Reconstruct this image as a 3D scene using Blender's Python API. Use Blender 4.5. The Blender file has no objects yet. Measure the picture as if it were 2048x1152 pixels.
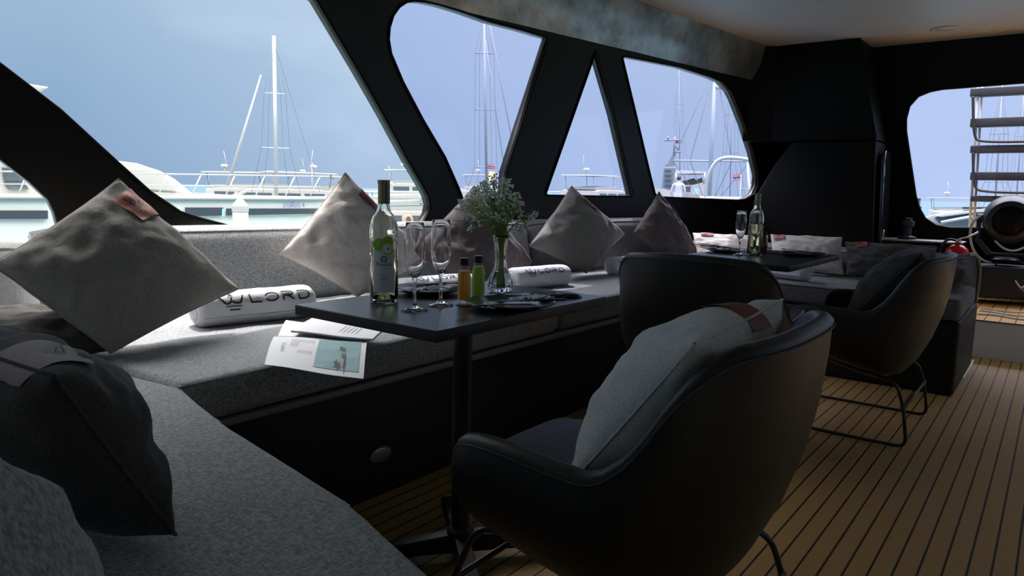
import bpy, bmesh, math, random
from mathutils import Vector, Matrix, noise
random.seed(7)
SC = bpy.context.scene
C = SC.collection
PI = math.pi

# ------------------------------------------------------------------ camera
F = 1423.0; H = 1.035                       # focal length in pixels (2048 wide), eye height above the deck
def _basis():
    s = math.tan(math.radians(1.3)); y0 = 381.5; vx = 2128.0
    n = Vector((-s, 1.0, -(y0-576)/F)).normalized(); up = -n
    a = Vector((vx-1024, (y0-576)+s*(vx-1024), F)).normalized()
    b = up.cross(a)
    return a, b, up
AX, AY, AZ = _basis()                       # world axes seen in camera axes (x right, y down, z forward)
cam = bpy.data.cameras.new('camera'); cam_o = bpy.data.objects.new('camera', cam); C.objects.link(cam_o)
cam.sensor_width = 36; cam.lens = F/2048*36; cam.clip_start = 0.02; cam.clip_end = 3000
M = Matrix(((AX[0], -AX[1], -AX[2], 0), (AY[0], -AY[1], -AY[2], 0), (AZ[0], -AZ[1], -AZ[2], H), (0, 0, 0, 1)))
cam_o.matrix_world = M
SC.camera = cam_o
EYE = Vector((0, 0, H))
def ray(x, y):
    d = Vector((x-1024, y-576, F)); return Vector((AX.dot(d), AY.dot(d), AZ.dot(d)))
def onZ(x, y, z): d = ray(x, y); return EYE + d*((z-H)/d.z)
def onY(x, y, v): d = ray(x, y); return EYE + d*(v/d.y)
def onX(x, y, v): d = ray(x, y); return EYE + d*(v/d.x)
W0 = Vector((4.48, 2.56, 0)); WD = Vector((1, -.13, 0)).normalized(); WN = Vector((-WD.y, WD.x, 0))  # side wall line, outward normal
def onW(x, y, w=0.0):                       # on the side wall plane moved w metres inboard
    d = ray(x, y); p = W0 - WN*w; n = WN
    return EYE + d*(n.dot(p-Vector((0,0,0)))/n.dot(d))

# ------------------------------------------------------------------ light
def lin(c): 
    c = c/255.0
    return c/12.92 if c <= .04045 else ((c+.055)/1.055)**2.4
def rgb(r, g, b, k=1.0): return (lin(r)*k, lin(g)*k, lin(b)*k, 1)
world = bpy.data.worlds.new('sky'); SC.world = world; world.use_nodes = True
nt = world.node_tree; nt.nodes.clear()
out = nt.nodes.new('ShaderNodeOutputWorld'); bg = nt.nodes.new('ShaderNodeBackground')
tc = nt.nodes.new('ShaderNodeTexCoord'); sep = nt.nodes.new('ShaderNodeSeparateXYZ'); ramp = nt.nodes.new('ShaderNodeValToRGB')
nt.links.new(tc.outputs['Generated'], sep.inputs[0]); nt.links.new(sep.outputs['Z'], ramp.inputs[0])
cr = ramp.color_ramp
cr.elements[0].position = 0.0; cr.elements[0].color = rgb(134, 164, 198, .66)
cr.elements[1].position = 1.0; cr.elements[1].color = rgb(246, 242, 238, 12)
for p, c in ((.10, rgb(142, 172, 204, .66)), (.28, rgb(164, 190, 214, .66)), (.46, rgb(200, 216, 230, .85)), (.7, rgb(244, 241, 239, 10))):
    e = cr.elements.new(p); e.color = c
no = nt.nodes.new('ShaderNodeTexNoise'); no.inputs['Scale'].default_value = 2.2; no.inputs['Detail'].default_value = 5
mp = nt.nodes.new('ShaderNodeMapping'); mp.inputs['Scale'].default_value = (1, 1, 2.2); mp.inputs['Location'].default_value = (.35, .1, .2)
nt.links.new(tc.outputs['Generated'], mp.inputs[0]); nt.links.new(mp.outputs[0], no.inputs['Vector'])
r2 = nt.nodes.new('ShaderNodeValToRGB'); r2.color_ramp.elements[0].position = .52; r2.color_ramp.elements[1].position = .82
r2.color_ramp.elements[0].color = (0, 0, 0, 1); r2.color_ramp.elements[1].color = (.55, .55, .55, 1)
nt.links.new(no.outputs['Fac'], r2.inputs[0])
mx = nt.nodes.new('ShaderNodeMixRGB'); nt.links.new(r2.outputs[0], mx.inputs[0]); nt.links.new(ramp.outputs[0], mx.inputs[1]); mx.inputs[2].default_value = rgb(190, 212, 232, .85)
# the cloud bank is thinner towards the stern (+X)
gx = nt.nodes.new('ShaderNodeMapRange'); gx.inputs[1].default_value = .35; gx.inputs[2].default_value = 1.0; gx.inputs[3].default_value = 0; gx.inputs[4].default_value = .55
nt.links.new(sep.outputs['X'], gx.inputs[0])
mg = nt.nodes.new('ShaderNodeMixRGB'); nt.links.new(gx.outputs[0], mg.inputs[0]); nt.links.new(mx.outputs[0], mg.inputs[1]); mg.inputs[2].default_value = rgb(208, 222, 240, .88)
zg = nt.nodes.new('ShaderNodeMath'); zg.operation = 'GREATER_THAN'; zg.inputs[1].default_value = .5; nt.links.new(sep.outputs['Z'], zg.inputs[0])
mz = nt.nodes.new('ShaderNodeMixRGB'); nt.links.new(zg.outputs[0], mz.inputs[0]); nt.links.new(mg.outputs[0], mz.inputs[1]); nt.links.new(mx.outputs[0], mz.inputs[2])
nt.links.new(mz.outputs[0], bg.inputs[0]); bg.inputs[1].default_value = 1.0
nt.links.new(bg.outputs[0], out.inputs[0])
SUN_DIR = Vector((-.6, -1.0, -2.0)).normalized()
sl = bpy.data.lights.new('sun', 'SUN'); sl.energy = 3.4; sl.angle = math.radians(.6); sl.color = (1, .95, .88)
so = bpy.data.objects.new('sun', sl); C.objects.link(so); so.rotation_euler = SUN_DIR.to_track_quat('-Z', 'Y').to_euler()
SC.view_settings.view_transform = 'Standard'; SC.view_settings.look = 'None'
SC.view_settings.exposure = 0.65; SC.view_settings.gamma = 1.0; SC.view_settings.use_curve_mapping = False
try:
    SC.cycles.use_denoising = True; SC.cycles.max_bounces = 12; SC.cycles.transparent_max_bounces = 16
    SC.cycles.transmission_bounces = 12; SC.cycles.sample_clamp_indirect = 6.0
except Exception: pass

# ------------------------------------------------------------------ materials
def mat(name, col, rough=.6, metal=0.0, bump=0.0, bscale=200, var=0.0, vscale=60, col2=None, spec=.5, coat=0.0, sheen=0.0, stretch=(1, 1, 1), trans=0.0, ior=1.45, emit=None):
    m = bpy.data.materials.new(name); m.use_nodes = True; t = m.node_tree; b = t.nodes['Principled BSDF']
    b.inputs['Base Color'].default_value = col; b.inputs['Roughness'].default_value = rough; b.inputs['Metallic'].default_value = metal
    b.inputs['Specular IOR Level'].default_value = spec; b.inputs['Coat Weight'].default_value = coat; b.inputs['Sheen Weight'].default_value = sheen
    b.inputs['Transmission Weight'].default_value = trans; b.inputs['IOR'].default_value = ior
    if bump or var:
        co = t.nodes.new('ShaderNodeTexCoord'); mpn = t.nodes.new('ShaderNodeMapping'); mpn.inputs['Scale'].default_value = stretch
        t.links.new(co.outputs['Object'], mpn.inputs[0])
    if var:
        n = t.nodes.new('ShaderNodeTexNoise'); n.inputs['Scale'].default_value = vscale; n.inputs['Detail'].default_value = 4; n.inputs['Roughness'].default_value = .7
        t.links.new(mpn.outputs[0], n.inputs['Vector'])
        rr = t.nodes.new('ShaderNodeValToRGB'); rr.color_ramp.elements[0].position = .38; rr.color_ramp.elements[1].position = .62
        a = tuple(max(0, c*(1-var)) for c in col[:3])+(1,); z = col2 or tuple(c*(1+var) for c in col[:3])+(1,)
        rr.color_ramp.elements[0].color = a; rr.color_ramp.elements[1].color = z
        t.links.new(n.outputs['Fac'], rr.inputs[0]); t.links.new(rr.outputs[0], b.inputs['Base Color'])
    if bump:
        n2 = t.nodes.new('ShaderNodeTexNoise'); n2.inputs['Scale'].default_value = bscale; n2.inputs['Detail'].default_value = 3
        t.links.new(mpn.outputs[0], n2.inputs['Vector'])
        bp = t.nodes.new('ShaderNodeBump'); bp.inputs['Strength'].default_value = bump; bp.inputs['Distance'].default_value = .004
        t.links.new(n2.outputs['Fac'], bp.inputs['Height']); t.links.new(bp.outputs[0], b.inputs['Normal'])
    if emit:
        b.inputs['Emission Color'].default_value = emit; b.inputs['Emission Strength'].default_value = 1
    return m
def weave(name, c1, c2, rough=.9, s=260, wr=.25):          # woven upholstery: two crossed stretched noises, plus soft wrinkles
    m = bpy.data.materials.new(name); m.use_nodes = True; t = m.node_tree; b = t.nodes['Principled BSDF']
    b.inputs['Roughness'].default_value = rough; b.inputs['Specular IOR Level'].default_value = .25; b.inputs['Sheen Weight'].default_value = .15
    co = t.nodes.new('ShaderNodeTexCoord'); fs = []
    for sc in ((s, s*.3, s*.5), (s*.3, s, s*.5)):
        mpn = t.nodes.new('ShaderNodeMapping'); mpn.inputs['Scale'].default_value = sc; t.links.new(co.outputs['Object'], mpn.inputs[0])
        n = t.nodes.new('ShaderNodeTexNoise'); n.inputs['Scale'].default_value = 1; n.inputs['Detail'].default_value = 2; t.links.new(mpn.outputs[0], n.inputs['Vector']); fs.append(n)
    ad = t.nodes.new('ShaderNodeMath'); ad.operation = 'ADD'; t.links.new(fs[0].outputs['Fac'], ad.inputs[0]); t.links.new(fs[1].outputs['Fac'], ad.inputs[1])
    rr = t.nodes.new('ShaderNodeMapRange'); rr.inputs[1].default_value = .78; rr.inputs[2].default_value = 1.22; t.links.new(ad.outputs[0], rr.inputs[0])
    mxn = t.nodes.new('ShaderNodeMixRGB'); mxn.inputs[1].default_value = c1; mxn.inputs[2].default_value = c2
    t.links.new(rr.outputs[0], mxn.inputs[0]); t.links.new(mxn.outputs[0], b.inputs['Base Color'])
    bp = t.nodes.new('ShaderNodeBump'); bp.inputs['Strength'].default_value = .35; bp.inputs['Distance'].default_value = .0015
    t.links.new(ad.outputs[0], bp.inputs['Height'])
    n3 = t.nodes.new('ShaderNodeTexNoise'); n3.inputs['Scale'].default_value = 9; n3.inputs['Detail'].default_value = 3; t.links.new(co.outputs['Object'], n3.inputs['Vector'])
    b2 = t.nodes.new('ShaderNodeBump'); b2.inputs['Strength'].default_value = wr; b2.inputs['Distance'].default_value = .03
    t.links.new(n3.outputs['Fac'], b2.inputs['Height']); t.links.new(bp.outputs[0], b2.inputs['Normal']); t.links.new(b2.outputs[0], b.inputs['Normal'])
    return m
def pane_mat(name, tint, gl=.05):
    m = bpy.data.materials.new(name); m.use_nodes = True; t = m.node_tree; t.nodes.clear()
    o = t.nodes.new('ShaderNodeOutputMaterial'); tr = t.nodes.new('ShaderNodeBsdfTransparent'); g = t.nodes.new('ShaderNodeBsdfGlossy'); x = t.nodes.new('ShaderNodeMixShader')
    fr = t.nodes.new('ShaderNodeMapRange'); lw = t.nodes.new('ShaderNodeLayerWeight'); lw.inputs[0].default_value = .5
    fr.inputs[1].default_value = .3; fr.inputs[2].default_value = 1.0; fr.inputs[3].default_value = .02; fr.inputs[4].default_value = .18; t.links.new(lw.outputs['Facing'], fr.inputs[0])
    tr.inputs[0].default_value = tint; g.inputs['Roughness'].default_value = .03; 
    t.links.new(fr.outputs[0], x.inputs[0]); t.links.new(tr.outputs[0], x.inputs[1]); t.links.new(g.outputs[0], x.inputs[2]); t.links.new(x.outputs[0], o.inputs[0])
    return m
def teak(name, pitch, grid=None, c1=rgb(134, 105, 62), c2=rgb(152, 120, 75)):
    m = bpy.data.materials.new(name); m.use_nodes = True; t = m.node_tree; b = t.nodes['Principled BSDF']; b.inputs['Roughness'].default_value = .62; b.inputs['Specular IOR Level'].default_value = .3
    co = t.nodes.new('ShaderNodeTexCoord'); sp = t.nodes.new('ShaderNodeSeparateXYZ'); t.links.new(co.outputs['Object'], sp.inputs[0])
    def line(axis, p, w):
        a = t.nodes.new('ShaderNodeMath'); a.operation = 'DIVIDE'; t.links.new(sp.outputs[axis], a.inputs[0]); a.inputs[1].default_value = p
        f = t.nodes.new('ShaderNodeMath'); f.operation = 'FRACT'; t.links.new(a.outputs[0], f.inputs[0])
        g = t.nodes.new('ShaderNodeMath'); g.operation = 'LESS_THAN'; t.links.new(f.outputs[0], g.inputs[0]); g.inputs[1].default_value = w/p
        return g
    g = line('Y', pitch, .0062)
    if grid:
        g2 = line('X', grid, .006); mm = t.nodes.new('ShaderNodeMath'); mm.operation = 'MAXIMUM'; t.links.new(g.outputs[0], mm.inputs[0]); t.links.new(g2.outputs[0], mm.inputs[1]); g = mm
    mpn = t.nodes.new('ShaderNodeMapping'); mpn.inputs['Scale'].default_value = (12, 160, 1); t.links.new(co.outputs['Object'], mpn.inputs[0])
    n = t.nodes.new('ShaderNodeTexNoise'); n.inputs['Scale'].default_value = 1; n.inputs['Detail'].default_value = 6; t.links.new(mpn.outputs[0], n.inputs['Vector'])
    mx1 = t.nodes.new('ShaderNodeMixRGB'); mx1.inputs[1].default_value = c1; mx1.inputs[2].default_value = c2; t.links.new(n.outputs['Fac'], mx1.inputs[0])
    mx2 = t.nodes.new('ShaderNodeMixRGB'); mx2.inputs[2].default_value = rgb(28, 18, 14); t.links.new(mx1.outputs[0], mx2.inputs[1]); t.links.new(g.outputs[0], mx2.inputs[0])
    t.links.new(mx2.outputs[0], b.inputs['Base Color'])
    bp = t.nodes.new('ShaderNodeBump'); bp.inputs['Strength'].default_value = .6; bp.inputs['Distance'].default_value = .002; bp.invert = True
    t.links.new(g.outputs[0], bp.inputs['Height']); t.links.new(bp.outputs[0], b.inputs['Normal'])
    return m
m_teak = teak('teak_deck', .0545); m_teak2 = teak('teak_grid', .085, .085, rgb(200, 150, 80), rgb(216, 168, 96))
m_black = mat('black_panel', rgb(8, 8, 8), .5, bump=.15, bscale=14, spec=.14)
m_film = mat('black_film', rgb(46, 45, 43), .36, metal=.85, bump=.35, bscale=3)
m_vinyl = mat('sheen_vinyl', rgb(150, 147, 140), .36, metal=.75, bump=.8, bscale=5, var=.35, vscale=3)  # bright sheen of black vinyl put into a pale, mottled metallic colour
m_ceil = mat('ceiling_white', rgb(150, 147, 143), .5, bump=.1, bscale=40)
m_bench = mat('bench_black', rgb(10, 10, 11), .6, bump=.15, bscale=150)
m_fabric = weave('seat_grey', rgb(116, 119, 123), rgb(166, 169, 172), s=330, wr=.10)
m_fabdk = weave('seat_charcoal', rgb(88, 88, 91), rgb(116, 116, 119), s=330, wr=.10)
m_fabshade = weave('seat_grey_shaded', rgb(102, 104, 107), rgb(142, 144, 147), s=330, wr=.10)  # the seat grey darkened, for the shade on the cushion behind the first table
m_linen = weave('linen_grey', rgb(128, 124, 118), rgb(152, 147, 140), s=420, wr=.5)
m_lindk = weave('linen_dark', rgb(60, 58, 57), rgb(76, 73, 72), s=420, wr=.5)
m_cream = weave('linen_cream', rgb(188, 180, 174), rgb(210, 202, 196), s=420, wr=.5)
m_brown = weave('linen_brown', rgb(88, 78, 77), rgb(106, 94, 92), s=420, wr=.5)
m_ltgrey = weave('twill_grey', rgb(196, 196, 196), rgb(222, 222, 222), s=420, wr=.3)
m_towel = mat('towel_white', rgb(226, 226, 232), .95, bump=.6, bscale=420, spec=.1, sheen=.3)
m_ink = mat('black_ink', rgb(22, 22, 26), .7)
m_ink2 = mat('grey_ink', rgb(120, 122, 130), .7)
m_leather = mat('chair_leather', rgb(30, 29, 28), .40, bump=.25, bscale=380, spec=.5)
m_tan = mat('tan_leather', rgb(184, 118, 104), .55, bump=.2, bscale=300)
m_red = mat('red_leather', rgb(128, 52, 44), .55, bump=.2, bscale=300)
m_taupe = mat('taupe_leather', rgb(130, 108, 102), .55, bump=.2, bscale=300)
m_steelb = mat('black_steel', rgb(66, 64, 62), .35, metal=.7)
m_iron = mat('black_iron', rgb(38, 38, 40), .5, metal=.2)
m_top = mat('table_laminate', rgb(50, 52, 55), .30, bump=.05, bscale=300, spec=1.0)
m_edge = mat('table_edge', rgb(24, 24, 25), .5)
m_chrome = mat('chrome', rgb(200, 200, 200), .18, metal=1)
m_glass = mat('clear_glass', (1, 1, 1, 1), 0.0, trans=1, ior=1.47)
m_gglass = mat('bottle_glass', (.96, .985, .90, 1), 0.0, trans=1, ior=1.47)
m_wine = mat('wine_liquid', (.95, .96, .66, 1), 0.0, trans=1, ior=1.34)
m_orange = mat('orange_juice', rgb(255, 190, 30), .5, trans=.55); m_green = mat('green_juice', rgb(176, 214, 66), .5, trans=.55)
m_cap = mat('black_cap', rgb(26, 26, 28), .4)
m_foil = mat('foil_grey', rgb(104, 98, 96), .35, metal=.5); m_foil2 = mat('foil_gold', rgb(150, 140, 100), .35, metal=.4)
m_paper = mat('paper', rgb(236, 237, 240), .6); m_label = mat('label_paper', rgb(214, 218, 222), .6)
m_apple = mat('apple_green', rgb(142, 196, 60), .5, var=.2, vscale=150); m_cut = mat('apple_flesh', rgb(222, 228, 206), .6)
m_plate = mat('black_plate', rgb(34, 34, 36), .18, spec=.7); m_cutl = mat('black_cutlery', rgb(46, 46, 48), .28, metal=.6)
m_napkin = mat('white_napkin', rgb(228, 230, 236), .8, bump=.6, bscale=40)
m_pouch = mat('black_pouch', rgb(28, 28, 30), .3, bump=1, bscale=22)
m_stem = mat('stem_green', rgb(150, 178, 96), .7); m_leaf = mat('leaf_green', rgb(140, 172, 88), .7); m_petal = mat('petal_white', rgb(246, 250, 240), .7)
m_white = mat('gelcoat_white', rgb(140, 140, 138), .35); m_white2 = mat('gelcoat_shade', rgb(124, 126, 124), .4)
m_hull = mat('hull_white', rgb(176, 178, 172), .4)
m_print = mat('white_print', rgb(235, 236, 238), .5)
m_tint = mat('dark_glazing', rgb(58, 68, 76), .15); m_stripe = mat('hull_stripe', rgb(44, 50, 56), .3)
m_blue = mat('navy_text', rgb(40, 54, 120), .5); m_cyan = mat('cyan_paint', rgb(120, 190, 205), .5)
m_alu = mat('aluminium', rgb(140, 143, 146), .4, metal=.2); m_grey = mat('ship_grey', rgb(92, 98, 108), .6); m_rope = mat('rigging', rgb(70, 78, 96), .6)
m_canvas = mat('canvas_grey', rgb(150, 150, 152), .8); m_beige = mat('beige_hull', rgb(200, 196, 186), .5)
m_conc = mat('concrete', rgb(176, 178, 176), .8, var=.12, vscale=4)
m_rail = mat('rail_white', rgb(140, 144, 148), .4)
m_riser = mat('riser_grey', rgb(216, 216, 214), .6, bump=.2, bscale=260)
m_firered = mat('extinguisher_red', rgb(190, 20, 32), .25); m_plas = mat('black_plastic', rgb(36, 38, 42), .4, bump=.1, bscale=300)
m_lens = mat('lens_black', rgb(5, 5, 6), .45, spec=.2); m_cable = mat('white_cable', rgb(190, 194, 200), .5)
m_ladder = mat('ladder_rubber', rgb(30, 30, 34), .7); m_hatch = mat('gloss_hatch', rgb(24, 24, 30), .12, spec=1.0, bump=.35, bscale=5)
m_stitch = mat('stitching', rgb(66, 64, 62), .7)
m_thin = pane_mat('thin_glass', (.97, .98, .97, 1)); m_pane = pane_mat('window_pane', (.90, .91, 1.0, 1)); m_skin = mat('skin', rgb(150, 110, 84), .6); m_shirt = mat('white_shirt', rgb(150, 152, 160), .9); m_hair = mat('dark_hair', rgb(40, 34, 32), .7)
m_flagr = mat('flag_red', rgb(190, 40, 56), .7); m_flagb = mat('flag_blue', rgb(46, 44, 96), .7); m_flagy = mat('flag_yellow', rgb(226, 206, 120), .7)
m_ph = mat('print_sea', rgb(132, 172, 178), .6, var=.12, vscale=14); m_rock = mat('print_rock', rgb(84, 84, 74), .7); m_warm = mat('print_warm', rgb(176, 120, 96), .7)

# ------------------------------------------------------------------ mesh helpers
class MB:
    def __init__(s): s.v = []; s.f = []; s.mi = []; s.cur = 0
    def add(s, vs, fs):
        o = len(s.v); s.v += [Vector(v) for v in vs]
        for f in fs: s.f.append([i+o for i in f]); s.mi.append(s.cur)
        return s
    def box(s, a, b):
        x0, y0, z0 = a; x1, y1, z1 = b
        return s.add([(x0,y0,z0),(x1,y0,z0),(x1,y1,z0),(x0,y1,z0),(x0,y0,z1),(x1,y0,z1),(x1,y1,z1),(x0,y1,z1)],
                     [(0,3,2,1),(4,5,6,7),(0,1,5,4),(1,2,6,5),(2,3,7,6),(3,0,4,7)])
    def tube(s, pts, r, n=10, cap=True, r1=None):
        pts = [Vector(p) for p in pts]; rings = []; prev = None; vs = []; L = len(pts)
        for i, p in enumerate(pts):
            t = (pts[min(i+1, L-1)]-pts[max(i-1, 0)]).normalized()
            if prev is None:
                ref = Vector((0,0,1)) if abs(t.z) < .9 else Vector((1,0,0)); u = t.cross(ref).normalized()
            else: u = (prev - t*prev.dot(t)).normalized()
            prev = u; w = t.cross(u)
            rr = r if r1 is None else r+(r1-r)*i/(L-1)
            vs += [p+(u*math.cos(2*PI*k/n)+w*math.sin(2*PI*k/n))*rr for k in range(n)]
        fs = [(i*n+k, i*n+(k+1)%n, (i+1)*n+(k+1)%n, (i+1)*n+k) for i in range(L-1) for k in range(n)]
        if cap: fs += [tuple(range(n))[::-1], tuple((L-1)*n+k for k in range(n))]
        return s.add(vs, fs)
    def lathe(s, prof, c=(0,0,0), n=32, axis=None):        # prof: (r, z) list
        c = Vector(c); q = Vector((0,0,1)).rotation_difference(Vector(axis).normalized()) if axis is not None else None; vs = []; fs = []
        for r, z in prof:
            for k in range(n):
                p = Vector((r*math.cos(2*PI*k/n), r*math.sin(2*PI*k/n), z))
                if q: p = q @ p
                vs.append(c+p)
        for i in range(len(prof)-1):
            for k in range(n): fs.append((i*n+k, i*n+(k+1)%n, (i+1)*n+(k+1)%n, (i+1)*n+k))
        return s.add(vs, fs)
    def prism(s, pts, d):                                  # extrude 3-D polygon by vector d
        n = len(pts); d = Vector(d); vs = [Vector(p) for p in pts]; vs += [p+d for p in vs]
        return s.add(vs, [tuple(range(n))[::-1], tuple(range(n, 2*n))]+[(k, (k+1)%n, n+(k+1)%n, n+k) for k in range(n)])
    def loft(s, rings, closed=True, cap=True):
        n = len(rings[0]); vs = [p for r in rings for p in r]; m = n if closed else n-1
        fs = [(i*n+k, i*n+(k+1)%n, (i+1)*n+(k+1)%n, (i+1)*n+k) for i in range(len(rings)-1) for k in range(m)]
        if cap and closed: fs += [tuple(range(n))[::-1], tuple((len(rings)-1)*n+k for k in range(n))]
        return s.add(vs, fs)
    def grid(s, fn, nu, nv):
        vs = [fn(i/nu, j/nv) for i in range(nu+1) for j in range(nv+1)]
        return s.add(vs, [(i*(nv+1)+j, (i+1)*(nv+1)+j, (i+1)*(nv+1)+j+1, i*(nv+1)+j+1) for i in range(nu) for j in range(nv)])
    def sphere(s, c, r, n=10, m=6):
        c = Vector(c); rr = r if isinstance(r, (tuple, list, Vector)) else (r, r, r)
        rings = [[c+Vector((rr[0]*math.sin(PI*i/m)*math.cos(2*PI*k/n), rr[1]*math.sin(PI*i/m)*math.sin(2*PI*k/n), rr[2]*math.cos(PI*i/m))) for k in range(n)] for i in range(m+1)]
        return s.loft(rings, cap=False)
    def build(s, name, m, parent=None, smooth=False, bevel=0, seg=3, loc=None, doubles=True):
        me = bpy.data.meshes.new(name); org = Vector(loc) if loc else Vector((0,0,0))
        me.from_pydata([v-org for v in s.v], [], s.f); ms = m if isinstance(m, (list, tuple)) else [m]
        for q in ms: me.materials.append(q)
        for p, i in zip(me.polygons, s.mi): p.material_index = i
        bm = bmesh.new(); bm.from_mesh(me)
        if doubles: bmesh.ops.remove_doubles(bm, verts=bm.verts, dist=1e-5)
        bmesh.ops.recalc_face_normals(bm, faces=bm.faces)
        if bevel:
            es = [e for e in bm.edges if len(e.link_faces) == 2 and e.calc_face_angle(0) > .5]
            bmesh.ops.bevel(bm, geom=es, offset=bevel, segments=seg, profile=.5, affect='EDGES', clamp_overlap=True)
        bm.to_mesh(me); bm.free()
        if smooth or bevel:
            for p in me.polygons: p.use_smooth = True
            if bevel or smooth == 'auto':
                bb = bmesh.new(); bb.from_mesh(me)
                for e in bb.edges:
                    if len(e.link_faces) == 2 and e.calc_face_angle(0) > .7: e.smooth = False
                bb.to_mesh(me); bb.free()
        o = bpy.data.objects.new(name, me); C.objects.link(o); o.location = org
        if parent: o.parent = parent; o.location = org - (parent.location if not org.length == 0 else Vector((0,0,0)))
        if parent and org.length == 0: o.matrix_parent_inverse = Matrix.Translation(-parent.location)
        return o
def tag(o, label=None, cat=None, group=None, kind=None):
    if label: o['label'] = label
    if cat: o['category'] = cat
    if group: o['group'] = group
    if kind: o['kind'] = kind
    return o
def thing(name, label, cat, loc=(0,0,0), group=None, rz=0):
    o = bpy.data.objects.new(name, None); C.objects.link(o); o.location = loc; o.empty_display_size = .1
    o.rotation_euler = (0, 0, rz)
    return tag(o, label, cat, group)
def struct(o): o['kind'] = 'structure'; return o
def local_part(mb, name, m, parent, **k):                  # geometry given in the thing's own frame
    o = mb.build(name, m, None, **k); o.parent = parent; return o
def copy_tree(o, parent=None):
    c = o.copy(); C.objects.link(c)
    if parent: c.parent = parent; c.matrix_parent_inverse = o.matrix_parent_inverse.copy()
    for ch in list(o.children): copy_tree(ch, c)
    return c
def arc(c, r, a0, a1, n=8): return [(c[0]+r*math.cos(a0+(a1-a0)*i/n), c[1]+r*math.sin(a0+(a1-a0)*i/n)) for i in range(n+1)]
def smoothpts(pts, it=2, closed=False):                    # Chaikin corner cutting
    pts = [Vector(p) for p in pts]
    for _ in range(it):
        q = [] if closed else [pts[0]]
        n = len(pts)
        for i in range(n if closed else n-1):
            a, b = pts[i], pts[(i+1) % n]; q += [a*.75+b*.25, a*.25+b*.75]
        if not closed: q.append(pts[-1])
        pts = q
    return pts
def fill_with_holes(name, outer, holes, m, to3, thick, parent=None):   # wall with openings: 2-D loops -> solid slab
    cu = bpy.data.curves.new('c', 'CURVE'); cu.dimensions = '2D'; cu.fill_mode = 'BOTH'; cu.extrude = thick/2
    for lp in [outer]+holes:
        sp = cu.splines.new('POLY'); sp.points.add(len(lp)-1); sp.use_cyclic_u = True
        for p, q in zip(sp.points, lp): p.co = (q[0], q[1], 0, 1)
    co = bpy.data.objects.new('c', cu); C.objects.link(co)
    dg = bpy.context.evaluated_depsgraph_get(); me = bpy.data.meshes.new_from_object(co.evaluated_get(dg)); bpy.data.objects.remove(co)
    for v in me.vertices: v.co = to3(v.co.x, v.co.y, v.co.z)
    me.name = name; me.materials.clear(); me.materials.append(m)
    bm = bmesh.new(); bm.from_mesh(me); bmesh.ops.remove_doubles(bm, verts=bm.verts, dist=1e-4); bmesh.ops.recalc_face_normals(bm, faces=bm.faces); bm.to_mesh(me); bm.free()
    o = bpy.data.objects.new(name, me); C.objects.link(o)
    if parent: o.parent = parent
    return o
def text2d(body, size=1.0):                                # flat text as 2-D verts and faces
    cu = bpy.data.curves.new('t', 'FONT'); cu.body = body; cu.size = size; cu.align_x = 'CENTER'; cu.resolution_u = 3
    o = bpy.data.objects.new('t', cu); C.objects.link(o)
    dg = bpy.context.evaluated_depsgraph_get(); me = bpy.data.meshes.new_from_object(o.evaluated_get(dg)); bpy.data.objects.remove(o)
    v = [(p.co.x, p.co.y) for p in me.vertices]; f = [tuple(p.vertices) for p in me.polygons]
    return v, f
def ribbon(pl, w, closed=False):                           # 2-D stroke -> quads
    P = [Vector((p[0], p[1])) for p in pl]; n = len(P); vs = []; fs = []
    for i, p in enumerate(P):
        a = P[(i-1) % n] if (closed or i > 0) else P[i]; b = P[(i+1) % n] if (closed or i < n-1) else P[i]
        t = (b-a).normalized(); nn = Vector((-t.y, t.x)); ww = w
        if 0 < i < n-1 or closed:
            t1 = (P[i]-a).normalized(); ww = w/max(.5, abs(nn.dot(Vector((-t1.y, t1.x)))))
        vs += [tuple(p+nn*ww/2), tuple(p-nn*ww/2)]
    for i in range(n if closed else n-1): j = (i+1) % n; fs.append((2*i, 2*i+1, 2*j+1, 2*j))
    return vs, fs
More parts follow.
